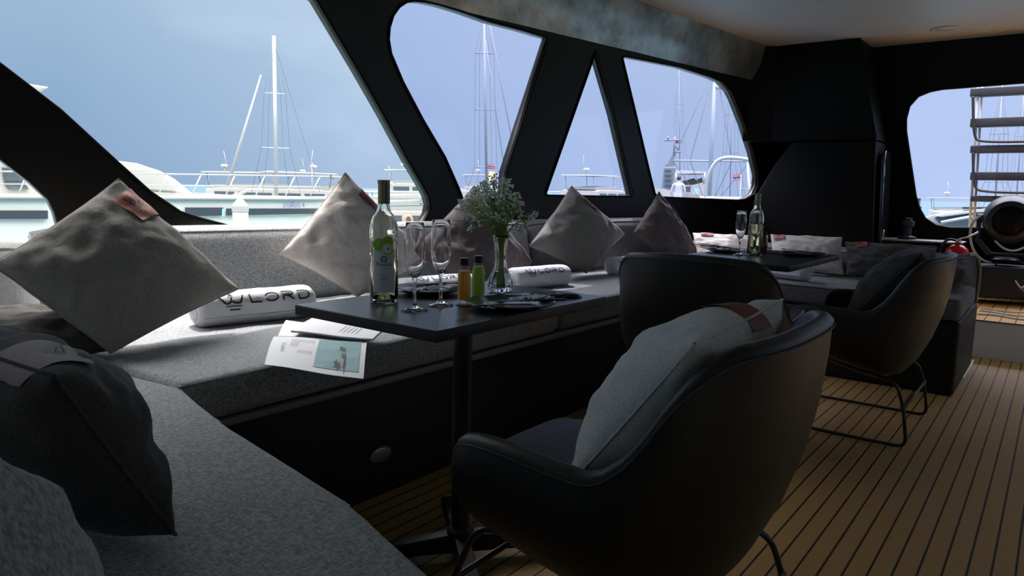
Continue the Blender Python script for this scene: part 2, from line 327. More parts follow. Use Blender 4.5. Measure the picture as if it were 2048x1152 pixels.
def lord2d(crown=True, word=True, stack=False, w=.165):     # the crown mark and the word LORD, letter height 1
    V = []; Fc = []
    def put(pl, ww=w, closed=False, dx=0, dy=0, k=1):
        # subdivide so it can bend with the cloth
        P = []
        for a, b in zip(pl, pl[1:]):
            m = max(1, int(math.hypot(b[0]-a[0], b[1]-a[1])/.25))
            P += [(a[0]+(b[0]-a[0])*i/m, a[1]+(b[1]-a[1])*i/m) for i in range(m)]
        P.append(pl[-1]); P = [(x*k+dx, y*k+dy) for x, y in P]
        v, f = ribbon(P, ww, closed); o = len(V); V.extend(v); Fc.extend([tuple(i+o for i in q) for q in f])
    x = 0
    if crown:
        dx, dy, k = (2.3, 1.5, 1) if stack else (0, 0, 1)
        put([(0,1.0),(.62,.12)], .2, dx=dx, dy=dy); put([(.62,.12),(.78,.04),(1.0,.10),(1.22,.35),(1.28,.75)], dx=dx, dy=dy)
        put([(1.05,.95),(1.18,1.35),(1.42,1.0)], .12, dx=dx, dy=dy)
        put([(1.3,.35),(1.55,.12),(1.85,.06),(2.12,.1),(2.45,.95)], dx=dx, dy=dy)
        put([(.65,-.22),(2.25,-.22)], .09, dx=dx, dy=dy); put([(1.0,-.5),(2.05,-.5)], .07, dx=dx, dy=dy)
        x = 0 if stack else 3.1
    if word:
        put([(x+.0,1),(x+.12,.02),(x+1.2,.02)]); x += 1.55
        a = [(x+.72+.68*math.cos(t), .5+.48*math.sin(t)) for t in [PI*.93-i*(PI*1.78)/16 for i in range(17)]]; put(a); x += 1.75
        put([(x,1),(x+1.0,1),(x+1.22,.88),(x+1.24,.66),(x+1.0,.5),(x+.2,.5)]); put([(x+.2,.5),(x+.2,0)]); put([(x+.65,.5),(x+1.35,0)]); x += 1.75
        put([(x,1),(x+.75,1),(x+1.15,.85),(x+1.27,.5),(x+1.15,.15),(x+.75,.0),(x+.15,.0),(x+.15,.55)]); x += 1.3
    return V, Fc, x
def part2d(V, Fc, fn, name, m, parent, loc=None):
    b = MB(); b.add([fn(*p) for p in V], Fc); return b.build(name, m, parent, loc=loc, doubles=False)

# ================================================================== SETTING
# floor, platform step, ceiling
b = MB(); b.box((-2.6, -2.6, -.05), (5.62, 3.2, 0)); struct(b.build('floor', m_teak))
XS = 5.61
b = MB(); b.box((XS+.004, -2.6, -.05), (8.0, 2.7, .247)); struct(b.build('trim_step_riser', m_riser, bevel=.006))
b = MB(); b.box((XS+.0, -2.6, .2475), (8.0, 2.7, .252)); struct(b.build('floor_platform', m_teak2))
ZC = 2.35; XB = 7.03
b = MB(); b.prism([(-2.7,-2.95,ZC),(7.2,-2.3,ZC),(7.2,2.27,ZC),(-2.7,3.56,ZC)], (0,0,.06)); struct(b.build('ceiling', m_ceil))

# side wall with its openings (s = metres along the wall from W0, z)
def wl(px, py):
    p = onW(px, py); return ((p-Vector((W0.x, W0.y, p.z))).dot(WD), p.z)
def to_wall(s, z, t): return W0 + WD*s + WN*(.03+t) + Vector((0,0,z))
TH = .06
w1 = [wl(*p) for p in [(480,458),(450,450),(400,437),(360,424),(300,384),(240,330),(120,220),(0,128)]]
w1 = w1 + [(-4.6, 2.0), (-4.5, 2.1), (-2.75, 2.14)] + [wl(*p) for p in [(632,0),(715,140),(765,228),(815,321),(843,369),(856,393),(860,410),(857,426),(848,442)]] + [(-1.80,.80),(-2.5,.79)]
w0 = [wl(*p) for p in [(117,456),(117,450),(110,425),(98,400),(60,364),(0,318)]] + [(-4.4,1.68),(-4.95,1.75),(-4.95,.70),(-3.6,.70)]
cx = lambda L: [(700+a/2.2756, b_/2.2756) for a, b_ in L]
w2 = [wl(*p) for p in cx([(700,905),(710,780),(770,590),(905,172),(860,160),(780,136),(640,100),(500,50),(400,20),(340,8),(290,4),(255,10),(222,32),(195,70),(178,125),(174,180),(185,245),(240,375),(330,545),(430,715),(495,862),(512,905)])]
w3 = [wl(*p) for p in cx([(1118,232),(1200,520),(1285,888),(1280,895),(897,889),(890,880),(900,850),(985,610)])]
w4 = [wl(*p) for p in cx([(1238,262),(1250,256),(1500,305),(1640,350),(1690,372),(1730,415),(1750,455),(1795,570),(1835,700),(1858,800),(1853,850),(1835,885),(1800,906),(1760,912),(1400,896),(1386,880),(1360,775),(1300,520)])]
holes = [w0, w1, w2, w3, w4]
outer = [(-6.8, 0), (3.0, 0), (3.0, ZC), (-6.8, ZC)]
def inside_clip(l): return [(max(-6.7, a), b_) for a, b_ in l]
struct(fill_with_holes('wall_left', outer, [inside_clip(h) for h in holes], m_film, to_wall, TH))
for i, h in enumerate([w2, w3, w4]):
    c = Vector((sum(p[0] for p in h)/len(h), sum(p[1] for p in h)/len(h)))
    o = fill_with_holes('window_%d' % (i+2), [(p[0]+(p[0]-c.x)*.02, p[1]+(p[1]-c.y)*.02) for p in h], [], m_pane, lambda s, z, t: to_wall(s, z, .027+t), .004)
    struct(o)
# padded header panels above the openings and black gasket edges round each opening
hb = MB()
def hdr(s, v):
    z = 2.03+.012*s + v*(ZC-2.03-.012*s)
    return W0 + WD*s - WN*(.006+.075*v+.012*math.sin(PI*min(1, max(0, v)))+.010*noise.noise(Vector((s*2.1, v*2.5, 3)))) + Vector((0, 0, z))
hb.grid(lambda u, v: hdr(-2.0+4.05*u, v), 80, 10)
struct(hb.build('trim_header_vinyl', m_vinyl, smooth=True))
for i, h in enumerate([w1, w2, w3, w4]):
    g = MB(); P = [W0+WD*a-WN*.004+Vector((0,0,z)) for a, z in h]; g.tube(P+[P[0]], .007, 6, cap=False)
    struct(g.build('trim_%d' % (i+1), m_black, smooth=True))
# mirrored starboard wall (behind and right of the camera): lets the same daylight in
def to_wr(s, z, t):
    p = to_wall(s, z, t); return Vector((p.x, -p.y+.1, p.z))
struct(fill_with_holes('wall_right', outer, [[(-1.3,.9),(-1.3,2.0),(1.9,2.0),(2.2,.9)]], m_black, to_wr, TH))
b = MB(); b.box((-2.66, -2.9, 0), (-2.6, 3.3, 1.0)); b.box((-2.66, -2.9, 2.05), (-2.6, 3.3, ZC)); 
b.box((-2.66, -2.9, 1.0), (-2.6, 1.1, 2.05)); b.box((-2.66, 3.1, 1.0), (-2.6, 3.3, 2.05))
struct(b.build('wall_front', m_black))
# aft bulkhead with its window
def bh(px, py): p = onX(px, py, XB); return (p.y, p.z)
w5 = [bh(*p) for p in [(1811,262),(1811,238),(1818,212),(1836,192),(1860,182),(1885,177),(2048,164)]] + [(-.75,1.97),(-.85,1.9),(-.85,.9),(-.75,.82)] + [bh(*p) for p in [(2048,458),(1900,457),(1872,452),(1850,438),(1838,418),(1830,390),(1818,310)]]
to_b = lambda y, z, t: Vector((XB+.03+t, y, z))
struct(fill_with_holes('wall_back', [(-2.6,.2),(2.35,.2),(2.35,ZC),(-2.6,ZC)], [w5, [(-2.3,.25),(-2.3,2.0),(-1.3,2.0),(-1.3,.25)]], m_black, to_b, .06))
struct(fill_with_holes('window_5', [(a*1.0, c) for a, c in w5], [], m_pane, lambda y, z, t: to_b(y, z, .02+t), .004))
g = MB(); P = [Vector((XB-.004, a, z)) for a, z in w5]; g.tube(P+[P[0]], .014, 8, cap=False); struct(g.build('trim_5', m_black, smooth=True))
b = MB(); b.box((XB-.012, -2.6, .252), (XB-.002, .95, .45)); struct(b.build('baseboard_back', m_white2))
# ceiling downlight
p = onZ(1890, 57, ZC)
t = thing('ceiling_light', 'round flush white ceiling light near the aft window', 'ceiling light', (p.x, p.y, ZC))
b = MB(); b.lathe([(0.0,-.006),(.07,-.006),(.095,-.012),(.1,-.006),(.1,0)]); local_part(b, 'light_ring', m_ceil, t, smooth=True)
b = MB(); b.lathe([(0.0,-.009),(.066,-.009),(.068,-.006)]); local_part(b, 'diffuser', m_white, t, smooth=True)

# overhead housing and corner cabinet in the aft corner
cab = thing('overhead_cabinet', 'black overhead cabinet hanging from the ceiling in the aft corner', 'cabinet', (6.79, 1.7, 1.52))
top = [(6.55,2.13),(6.55,1.467),(XB,1.458),(XB,2.28),(6.4,2.34)]; bot = [(6.55,2.13),(6.55,1.278),(XB,1.278),(XB,2.28),(6.4,2.34)]
b = MB(); b.loft([[Vector((x,y,1.52)) for x,y in bot], [Vector((x,y,ZC-.002)) for x,y in top]]); b.build('cabinet_body', m_black, cab, bevel=.008)
b = MB(); b.tube([(6.548,1.466,ZC-.01),(6.548,1.277,1.53)], .006, 6); b.build('edge_trim', m_black, cab, smooth=True)
cab2 = thing('corner_cabinet', 'low black corner cabinet with a sloped shoulder below the overhead cabinet', 'cabinet', (6.79, 1.7, .252))
pts = [onX(x, y, 6.53) for x, y in [(1590,282),(1752,281),(1752,500)]]; yz = [(p.y, p.z) for p in pts]
prof = [(yz[0][0]+.02, yz[0][1]), (yz[1][0], yz[1][1]), (1.21,.253), (2.27,.253), (2.27,.95), (2.2,1.10), (2.08,1.33), (1.98,1.47)]
b = MB(); b.prism([Vector((6.53, y, z)) for y, z in prof], (.49, 0, 0)); b.build('cabinet_body', m_black, cab2, bevel=.02, seg=4)
hp = [(6.60,.62),(6.60,1.30)]+[(6.755+.155*math.cos(a), 1.30+.15*math.sin(a)) for a in [PI-PI*i/10 for i in range(1,11)]]+[(6.91,.62)]
b = MB(); b.prism([Vector((x, 1.30-.045*(1.52-z)/.9-.05, z)) for x, z in hp], (0,-.03,0)); hd = b.build('door', m_hatch, cab2, bevel=.01)
b = MB(); b.tube([(6.62,1.19,.70),(6.62,1.17,.70),(6.62,1.17,.78),(6.62,1.19,.78)], .006, 6); h2 = b.build('handle', m_chrome, None, smooth=True); h2.parent = hd
b = MB(); b.box((6.70, .62, .252), (XB-.004, 1.19, .69)); o = b.build('storage_locker', m_black, bevel=.01); tag(o, 'low storage locker under the aft window with a pale grey top', 'locker')
b = MB(); b.box((6.69, .61, .691), (XB-.004, 1.195, .705)); o2 = b.build('locker_top', m_white2, None, bevel=.004); o2.parent = o; o2['label'] = 'pale grey locker lid'
p = onX(1812, 487, 6.8)
t = thing('camera_dome', 'small black round device on the pale locker top by the window corner', 'device', (6.8, p.y, .706))
b = MB(); b.lathe([(0,0),(.07,0),(.07,.02),(.035,.03),(.03,.10),(.05,.11),(.05,.15),(0,.155)], n=20); local_part(b, 'body', m_plas, t, smooth='auto')
b = MB(); b.lathe([(0,.15),(.03,.15),(.03,.175),(0,.18)], n=16); local_part(b, 'cap', m_steelb, t, smooth='auto')

# ================================================================== BENCHES
YB = 1.741
bench = thing('bench_base', 'long black bench base running below the window seat', 'bench', (2.6, YB+.5, 0))
b = MB(); b.prism([(-.3,YB,.002),(5.9,YB,.002),(5.9,2.34,.002),(-.3,3.12,.002)], (0,0,.405)); b.build('bench_body', m_bench, bench, bevel=.006)
b = MB(); b.box((.85, YB-.022, .390), (4.36, YB+.02, .4095)); o = b.build('lit_ledge', mat('lit_ledge', rgb(120,120,122), .4), bench, bevel=.004)  # bench ledge catching the light, put in as a paler grey strip
lp = onY(760, 908, YB)
b = MB(); b.sphere((lp.x, YB-.002, lp.z), (.05, .008, .026), 24, 10); o = b.build('courtesy_light', mat('smoked_lens', rgb(120,112,106), .15, coat=.5), bench, smooth=True); o['label'] = 'oval clear step light'
b = MB(); P = [(lp.x+.05*math.cos(a), YB-.004, lp.z+.027*math.sin(a)) for a in [2*PI*i/24 for i in range(25)]]; b.tube(P, .003, 6, cap=False); q = b.build('bezel', m_steelb, None, smooth=True); q.parent = o

def slab(name, poly, z0, z1, m, label, cat, bev=.035, puff=.012, group=None, ns=26, seam=True):
    """upholstered block over a plan polygon: bevelled, gently crowned, with piping seams"""
    t = thing(name, label, cat, (sum(p[0] for p in poly)/len(poly), sum(p[1] for p in poly)/len(poly), z0), group)
    bm = bmesh.new(); vs = [bm.verts.new((x, y, z0)) for x, y in poly]; f = bm.faces.new(vs)
    r = bmesh.ops.extrude_face_region(bm, geom=[f]); up = [v for v in r['geom'] if isinstance(v, bmesh.types.BMVert)]
    for v in up: v.co.z = z1
    bmesh.ops.recalc_face_normals(bm, faces=bm.faces)
    bmesh.ops.bevel(bm, geom=list(bm.edges), offset=bev, segments=4, profile=.6, affect='EDGES', clamp_overlap=True)
    # slice into a mesh fine enough to crown and wrinkle
    x0 = min(p[0] for p in poly); x1 = max(p[0] for p in poly); y0 = min(p[1] for p in poly); y1 = max(p[1] for p in poly)
    st = max(x1-x0, y1-y0)/ns
    for ax, lo, hi in ((0, x0, x1), (1, y0, y1)):
        k = lo+st
        while k < hi:
            co = Vector((k,0,0)) if ax == 0 else Vector((0,k,0)); no_ = Vector((1,0,0)) if ax == 0 else Vector((0,1,0))
            bmesh.ops.bisect_plane(bm, geom=bm.verts[:]+bm.edges[:]+bm.faces[:], plane_co=co, plane_no=no_); k += st
    bm.normal_update()
    for v in bm.verts:
        n = noise.noise(v.co*5.0)*.5+noise.noise(v.co*13)*.25
        v.co += v.normal*(n*puff) * (1 if v.co.z > z0+.02 else .2)
    me = bpy.data.meshes.new('cushion'); bm.to_mesh(me); bm.free(); me.materials.append(m)
    for p in me.polygons: p.use_smooth = True
    o = bpy.data.objects.new('cover', me); C.objects.link(o); o.parent = t; o.matrix_parent_inverse = Matrix.Translation(-t.location)
    if seam:
        g = MB(); cc = t.location; ins = bev*.45
        P = []
        for x, y in poly:
            d = Vector((cc.x-x, cc.y-y, 0)).normalized(); P.append(Vector((x, y, z1-bev*.28))+d*ins)
        P2 = []
        for a, c_ in zip(P, P[1:]+P[:1]):
            n = max(2, int((c_-a).length/.08)); P2 += [a.lerp(c_, i/n)+Vector((0,0,puff*.3*noise.noise(a.lerp(c_, i/n)*5))) for i in range(n)]
        g.tube(P2+[P2[0]], .0035, 5, cap=False); g.build('piping', m, t, smooth=True)
    return t
ZS0, ZS1 = .412, .53
wallin = lambda x, d: 2.56-.13*(x-4.48)-d
slab('seat_cushion', [(.875,1.725),(2.62,1.735),(2.62,wallin(2.62,.20)),(.80,wallin(.8,.22)),(.86,2.05)], ZS0, ZS1, m_fabric, 'long grey seat cushion under the white brochure and the nearest rolled towel', 'seat cushion', puff=.016, ns=40)
slab('seat_cushion', [(2.635,1.735),(4.345,1.735),(4.40,wallin(4.4,.2)),(2.635,wallin(2.63,.20))], ZS0, ZS1, m_fabshade, 'grey seat cushion under the second and third rolled towels, behind the first dining table', 'seat cushion', ns=30)
slab('seat_cushion', [(-.25,1.97),(.745,2.05),(.79,2.3),(.785,2.86),(-.25,2.98)], ZS0, ZS1-.012, m_fabric, 'corner seat cushion beneath the large grey cushion', 'seat cushion', ns=20)
# forward bench running towards the camera
fb = [(.86,1.74),(.80,1.40),(.72,.90),(.64,.62),(.56,.36),(-.2,.36),(-.25,1.74)]
b = MB(); b.prism([Vector((x-(.03 if x > 0 else 0), y, .002)) for x, y in fb], (0,0,.405)); o = b.build('bench_base', m_bench, bevel=.006); tag(o, 'black bench base under the nearest pale grey seat cushion', 'bench')
slab('seat_cushion', [(.88,1.72),(.81,1.42),(.725,.88),(.64,.60),(.545,.37),(-.2,.37),(-.25,1.94),(.74,2.03),(.85,1.93)], ZS0, ZS1, m_fabric, 'nearest pale grey seat cushion of the forward bench, in the lower left', 'seat cushion', puff=.008, ns=34)
# aft bench
ab = thing('bench_base', 'black aft bench base with an open end, behind the cushioned right chair', 'bench', (4.75, 1.0, 0))
b = MB(); b.box((4.352, .365, .002), (5.3, YB-.005, .402)); b.build('bench_body', m_bench, ab, bevel=.02, seg=4)
slab('seat_cushion', [(4.33,.37),(5.08,.37),(5.08,2.24),(4.40,2.30)], ZS0-.005, ZS1-.004, m_fabdk, 'charcoal seat cushion of the aft bench', 'seat cushion', ns=24)

def backrest(name, a, c, thick, z0, z1, m, label, group=None, lean=.05, back=True):
    """long backrest from plan point a to c (its rear lower edge), rounded top"""
    a = Vector((a[0], a[1], 0)); c = Vector((c[0], c[1], 0)); d = (c-a); L = d.length; d.normalize(); n = Vector((d.y, -d.x, 0))
    t = thing(name, label, 'backrest cushion', tuple((a+c)/2+Vector((0,0,z0))), group)
    prof = []
    hh = z1-z0; r = thick*.48
    for x, z in [(0,0),(0,hh*.5),(0,hh-r)]+[(r-r*math.cos(q), hh-r+r*math.sin(q)) for q in [PI*i/12 for i in range(1,12)]]+[(2*r,hh-r),(thick*1.08,hh*.45),(thick*1.1,hh*.15),(thick,0)]: prof.append((x, z))
    rings = []
    K = max(8, int(L/.07))
    for i in range(K+1):
        u = i/K; e = min(u, 1-u)*L; q = min(1, e/.07); sc = math.sqrt(max(0, 1-(1-q)**2))*.5+.5
        ring = []
        for x, z in prof:
            cxm = thick/2; zz = z*(.93+.07*sc) if sc < 1 else z
            xx = cxm+(x-cxm)*sc
            p = a+d*(u*L)+n*(xx-lean*z/hh)+Vector((0,0,z0+zz))
            p += n*(.012*noise.noise(p*4.0)); ring.append(p)
        rings.append(ring)
    b = MB(); b.loft(rings); b.build('cover', m, t, smooth=True)
    g = MB()
    for k in (5, 11): g.tube([rg[k]+Vector((0,0,.001)) for rg in rings], .004, 5)
    g.build('piping', m, t, smooth=True)
    return t
def wxy(x, d): return (x, 2.56-.13*(x-4.48)-d)
backrest('backrest_cushion', wxy(.98,.035), wxy(3.50,.035), .17, ZS1-.005, .862, m_fabric, 'long grey backrest cushion under the open side window')
backrest('backrest_cushion', wxy(3.53,.035), wxy(5.15,.035), .17, ZS1-.005, .862, m_fabdk, 'charcoal backrest cushion under the triangular window')
backrest('backrest_cushion', (-.30,2.96), (.93,2.83), .16, ZS1-.005, .83, m_ltgrey, 'pale backrest cushion in the forward corner at the left edge')
# aft backrest with white moulded shell
br = backrest('backrest_cushion', (5.27,2.25), (5.27,.40), .14, ZS1-.01, .69, m_fabdk, 'charcoal aft backrest with a white rounded shell edge', lean=.03)
b = MB(); P = smoothpts([(5.29,.378,.405),(5.29,.372,.58),(5.27,.385,.68),(5.22,.41,.712),(5.15,.43,.712)], 3); b.tube(P, .011, 8); b.build('shell_edge', m_white2, br, smooth=True)
b = MB(); b.box((5.275,.385,.30),(5.30,2.2,.70)); b.build('shell_panel', m_white2, br, bevel=.01)

# ================================================================== CUSHIONS (pillows)
class Pil:
    """four corners (top, right, bottom, left as seen); bulging both ways along the patch normal"""
    def __init__(s, T, R, B, L, thick, seed=0, pinch=.035, fwd=None):
        s.c = [Vector(p) for p in (T, R, B, L)]; s.t = thick; s.seed = seed; s.pinch = pinch
        flip = fwd
        for q in s.c:
            if q.y > .75 and q.z < .552: q.z = .552
        n = (s.c[1]-s.c[3]).cross(s.c[0]-s.c[2]).normalized()
        if (n.dot(EYE-(s.c[0]+s.c[2])/2) < 0) != bool(flip): n = -n
        s.n = n
    def base(s, u, v):
        # u from L/T side ... bilinear over corners T(0,0) R(1,0) B(1,1) L(0,1)
        a = (u*2-1); c_ = (v*2-1); k = s.pinch
        u2 = .5+.5*a*(1-k*(1-c_*c_)); v2 = .5+.5*c_*(1-k*(1-a*a))
        T, R, B, L = s.c
        return T*(1-u2)*(1-v2)+R*u2*(1-v2)+B*u2*v2+L*(1-u2)*v2
    def pt(s, u, v, side=1, off=0.0):
        a = u*2-1; c_ = v*2-1
        h = s.t*1.15*(max(0, 1-a**2)*max(0, 1-c_**2))**.5
        q = Vector((u*3+s.seed, v*3, side)); w = noise.noise(q*1.3)*.014+noise.noise(q*3.1)*.009
        # creases that run from the corners
        ed = min(1, 4*min(u, 1-u, v, 1-v)); cr_ = .006*math.sin(14*(a-c_)+s.seed)*(1-ed)*min(1, 8*min(u,1-u,v,1-v))
        return s.base(u, v)+s.n*side*(h+w*min(1, h/.03)+cr_+off)
def pillow(P, m, label, tagm=None, tagspec=(.0, .06, .30, .58), tagtext=False, group=None, name='throw_pillow', both=True):
    ctr = P.base(.5, .5); lo = min(c.z for c in P.c)
    t = thing(name, label, 'cushion', (ctr.x, ctr.y, lo), group)
    b = MB(); N = 44
    warp = lambda q: .5-.5*math.cos(PI*q)
    b.grid(lambda u, v: P.pt(warp(u), warp(v), 1), N, N); b.grid(lambda u, v: P.pt(warp(u), warp(v), -1), N, N); b.build('cover', m, t, smooth=True)
    g = MB(); E = [P.base(i/14, 0) for i in range(14)]+[P.base(1, i/14) for i in range(14)]+[P.base(1-i/14, 1) for i in range(14)]+[P.base(0, 1-i/14) for i in range(14)]
    g.tube(E+[E[0]], .0028, 5, cap=False); g.build('seam', m, t, smooth=True)
    if tagm:
        u0, u1, v0, v1 = tagspec          # strip across the T-R edge (v=0): v from 0 down, u along the edge
        b = MB()
        b.grid(lambda i, j: P.pt(u0+(u1-u0)*i, v0+(v1-v0)*j, 1, .006), 20, 16)
        b.grid(lambda i, j: P.pt(u0+(u1-u0)*i, v0+(v1-v0)*j*.12, -1, .006), 20, 8)
        b.grid(lambda i, j: P.pt(u0+(u1-u0)*i, v0, 1 if j > .5 else -1, .006), 20, 1)
        tg = b.build('leather_tag', tagm, t, smooth=True); tg['label'] = {'tan_leather': 'pink tan leather tag', 'red_leather': 'dark red leather tag', 'taupe_leather': 'taupe leather tag'}[tagm.name]
        if tagtext:
            V, Fc, w = lord2d(stack=True)
            def mp2(x, y):
                xx = x/w; yy = y/2.9
                return P.pt(u0+(u1-u0)*(.16+.68*xx), v0+(v1-v0)*(.75-.55*yy), 1, .0085)
            e = part2d(V, Fc, mp2, 'embossed_mark', mat('burnt_mark', rgb(70,38,34), .7), None); e.parent = tg
    return t
def cw(x, y, w): return onW(x, y, w)
# large grey one in the corner
pillow(Pil(onY(238,358,2.42), onY(478,578,2.27), onY(222,722,2.10), onY(-18,530,2.36), .085, 1), m_linen, 'largest grey square cushion balanced on one corner, with a pink tan leather tag', m_tan, (.09,.32,0,.22), True)
# cream one behind the bottle
pillow(Pil(cw(690,345,.30), cw(862,520,.32), cw(715,612,.42), cw(560,508,.32), .075, 2), m_cream, 'cream grey cushion standing behind the apple wine bottle', m_red, (.16,.42,0,.12))
# brown one behind the glasses
pillow(Pil(cw(948,372,.26), cw(1066,525,.34), cw(925,620,.48), cw(824,500,.36), .075, 3), m_brown, 'brownish cushion behind the flowers and the flutes')
# grey one on the middle bench
pillow(Pil(cw(1143,372,.30), cw(1250,468,.32), cw(1172,572,.42), cw(1058,492,.38), .07, 4), m_linen, 'mid grey cushion between the second and third rolled towels, with a red tag', m_red, (.18,.40,0,.10))
pillow(Pil(cw(1318,383,.30), cw(1400,505,.34), cw(1350,560,.44), cw(1266,466,.34), .07, 5), m_brown, 'dark brown cushion below the strut of the triangular window', m_red, (.20,.36,0,.08))
# pillows along the aft bench
def aft_pil(x0, x1, yt0, yt1, yb0, yb1, m, label, tg, seed, ts, X0=5.0, th=.06):
    T = onX(x0, yt0, X0+.07); R = onX(x1, yt1, X0+.07); B = onX(x1+2, yb1, X0-.10); L = onX(x0, yb0, X0-.10)
    return pillow(Pil(T, R, B, L, th, seed, .05), m, label, tg, ts)
aft_pil(1386, 1536, 466, 472, 566, 568, m_cream, 'pale cushion leaning on the aft bench behind the far flute', m_red, 6, (.12,.30,0,.22))
aft_pil(1541, 1684, 469, 475, 566, 570, m_cream, 'pale grey cushion with a red tag just right of the far bottle', m_red, 7, (.04,.22,0,.22), 4.98)
aft_pil(1690, 1872, 484, 492, 568, 572, m_lindk, 'dark charcoal cushion on the aft bench right of the pale cushions', m_red, 8, (.12,.26,0,.24), 4.96)
aft_pil(1640, 1682, 500, 502, 568, 566, m_lindk, 'small dark cushion wedged between the pale and the charcoal aft cushions', None, 9, None, 5.06, .03)
# dark cushion on the forward bench, leaning away from the camera edge
NP = Pil((.30,1.40,.805), (.33,.95,.80), (.46,.93,.545), (.44,1.42,.545), .10, 11, .04, True)
pillow(NP, m_lindk, 'nearest dark cushion on the forward bench, with a long taupe leather tag', m_taupe, (.60,.90,.0,.13), True)
# big back cushion at the lower left corner
BP = Pil((.02,.42,.94), (.19,.42,.545), (.205,.74,.545), (.10,.76,.89), .075, 12, .05)
pillow(BP, m_fabric, 'blue grey back cushion filling the lower left corner', None)
# dark lump beneath the large cushion
pillow(Pil((.55,2.45,.66), (.95,2.42,.63), (.93,2.15,.545), (.45,2.2,.545), .05, 13), m_lindk, 'flat dark cushion lying behind the largest grey cushion', None)
# crumpled cushion at the bench end
pillow(Pil((4.93,.40,.70), (4.98,.52,.52), (4.55,.46,.54), (4.60,.40,.66), .05, 14), m_lindk, 'crumpled charcoal cushion at the open end of the aft bench', None)
# ================================================================== TOWELS
def towel(a, c, ry, rz, label, seed=0, mark=True, tilt=.52, msc=.020, smid=.5):
    a = Vector(a); c = Vector(c); d = c-a; L = d.length; d.normalize(); n = Vector((d.y, -d.x, 0)).normalized(); up = Vector((0,0,1))
    t = thing('rolled_towel', label, 'towel', tuple((a+c)/2), 'rolled white towels')
    def S(s, th, off=0):
        e = min(s, L-s); q = min(1, max(0, e)/.03); k = .72+.28*math.sqrt(max(0, 1-(1-q)**2))
        cx_, sx = math.cos(th), math.sin(th); px_ = math.copysign(abs(cx_)**.86, cx_)*ry; pz = math.copysign(abs(sx)**.86, sx)*rz
        base = a+d*s+up*(rz*.97); w = 1+.05*noise.noise(Vector((s*9+seed, th*1.2, 0)))+.02*noise.noise(Vector((s*30+seed, th*5, 2)))
        return base+(n*px_+up*pz)*(k*w)+(n*px_+up*pz).normalized()*off
    b = MB(); b.loft([[S(L*i/36, 2*PI*j/40) for j in range(40)] for i in range(37)]); b.build('towel_roll', m_towel, t, smooth=True)
    for e0, sg in ((0, -1), (L, 1)):
        b = MB(); P = []
        for i in range(60):
            q = i/59; th = q*6*PI; r = (.12+.52*q)
            P.append(a+d*(e0+sg*.001)+up*(rz*.97)+n*(ry*r*math.cos(th))+up*(rz*r*math.sin(th)))
        b.tube(P, .004, 6); b.build('rolled_end', m_towel, t, smooth=True)
    b = MB(); P = [S(L*i/30, -.35, .002) for i in range(1, 30)]; b.tube(P, .004, 6); b.build('hem', m_towel, t, smooth=True)
    if mark:
        V, Fc, w = lord2d()
        rr = (ry+rz)/2
        def fn(x, y): return S(smid*L+(x-w/2)*msc, tilt+(y-.4)*msc/rr, .0022)
        o = part2d(V, Fc, fn, 'printed_mark', m_ink, t); o['label'] = 'black crown and LORD print'
    return t
towel((1.285,2.40,ZS1), (1.715,2.31,ZS1), .066, .062, 'white rolled towel marked LORD between the largest cushion and the nearer table', 1, msc=.036, smid=.54)
towel((2.87,2.21,ZS1), (3.25,2.12,ZS1), .058, .058, 'white rolled towel marked LORD beyond the flower vase', 2, msc=.028, tilt=.6)
towel((3.87,2.20,ZS1), (4.27,2.12,ZS1), .058, .056, 'white rolled towel marked LORD beside the mid grey cushion, behind the round-backed chair', 3, msc=.032, tilt=.5, smid=.42)
towel((4.66,1.66,ZS1), (4.50,1.18,ZS1), .062, .062, 'white rolled towel under the edge of the farther table', 4, msc=.030, tilt=.5, smid=.55)
towel((2.17,2.30,ZS1), (2.58,2.22,ZS1), .058, .056, 'white rolled towel behind the rear plate and the flutes', 5, msc=.028, tilt=1.0)

# ================================================================== TABLES
def table(x0, x1, y0, y1, post, rz, label, legs):
    cx_, cy = post; t = thing('pedestal_table', label, 'table', (cx_, cy, 0), 'pedestal tables')
    b = MB(); b.box((x0-cx_, y0-cy, .709), (x1-cx_, y1-cy, .7345)); local_part(b, 'table_edge', m_edge, t, bevel=.002)
    b = MB(); b.box((x0-cx_+.0015, y0-cy+.0015, .7345), (x1-cx_-.0015, y1-cy-.0015, .7352)); local_part(b, 'tabletop', m_top, t)
    b = MB(); b.box((-.12,-.12,.699),(.12,.12,.709)); local_part(b, 'mounting_plate', m_iron, t)
    b = MB(); b.lathe([(0,.07),(.026,.07),(.026,.70),(0,.70)], n=24); local_part(b, 'post', m_iron, t, smooth='auto')
    b = MB(); b.lathe([(0,.03),(.038,.03),(.038,.09),(.028,.10),(.027,.1)], n=24); local_part(b, 'hub', m_iron, t, smooth='auto')
    for k in range(4):
        a = rz+k*PI/2; d = Vector((math.cos(a), math.sin(a), 0)); n = Vector((-d.y, d.x, 0)); LL = legs
        rings = []
        for q, z0, z1, w in ((.0,.028,.085,.021),(.5,.026,.066,.020),(.97,.024,.05,.019),(1,.028,.047,.017)):
            p = d*(LL*q); rings.append([p+n*w+Vector((0,0,z0)), p+n*w+Vector((0,0,z1)), p-n*w+Vector((0,0,z1)), p-n*w+Vector((0,0,z0))])
        b = MB(); b.loft(rings); lg = local_part(b, 'leg', m_iron, t, bevel=.003)
        b = MB(); p = d*(LL*.93); b.lathe([(0,0),(.013,0),(.015,.006),(.010,.012),(.007,.012),(.007,.028)], c=(p.x,p.y,.001), n=14); f = local_part(b, 'foot', m_chrome, lg, smooth='auto')
    return t
t1 = table(1.085, 1.80, 1.030, 1.527, (1.425,1.255), math.radians(45+5), 'nearer black pedestal table set with the apple wine bottle and flowers', .31)
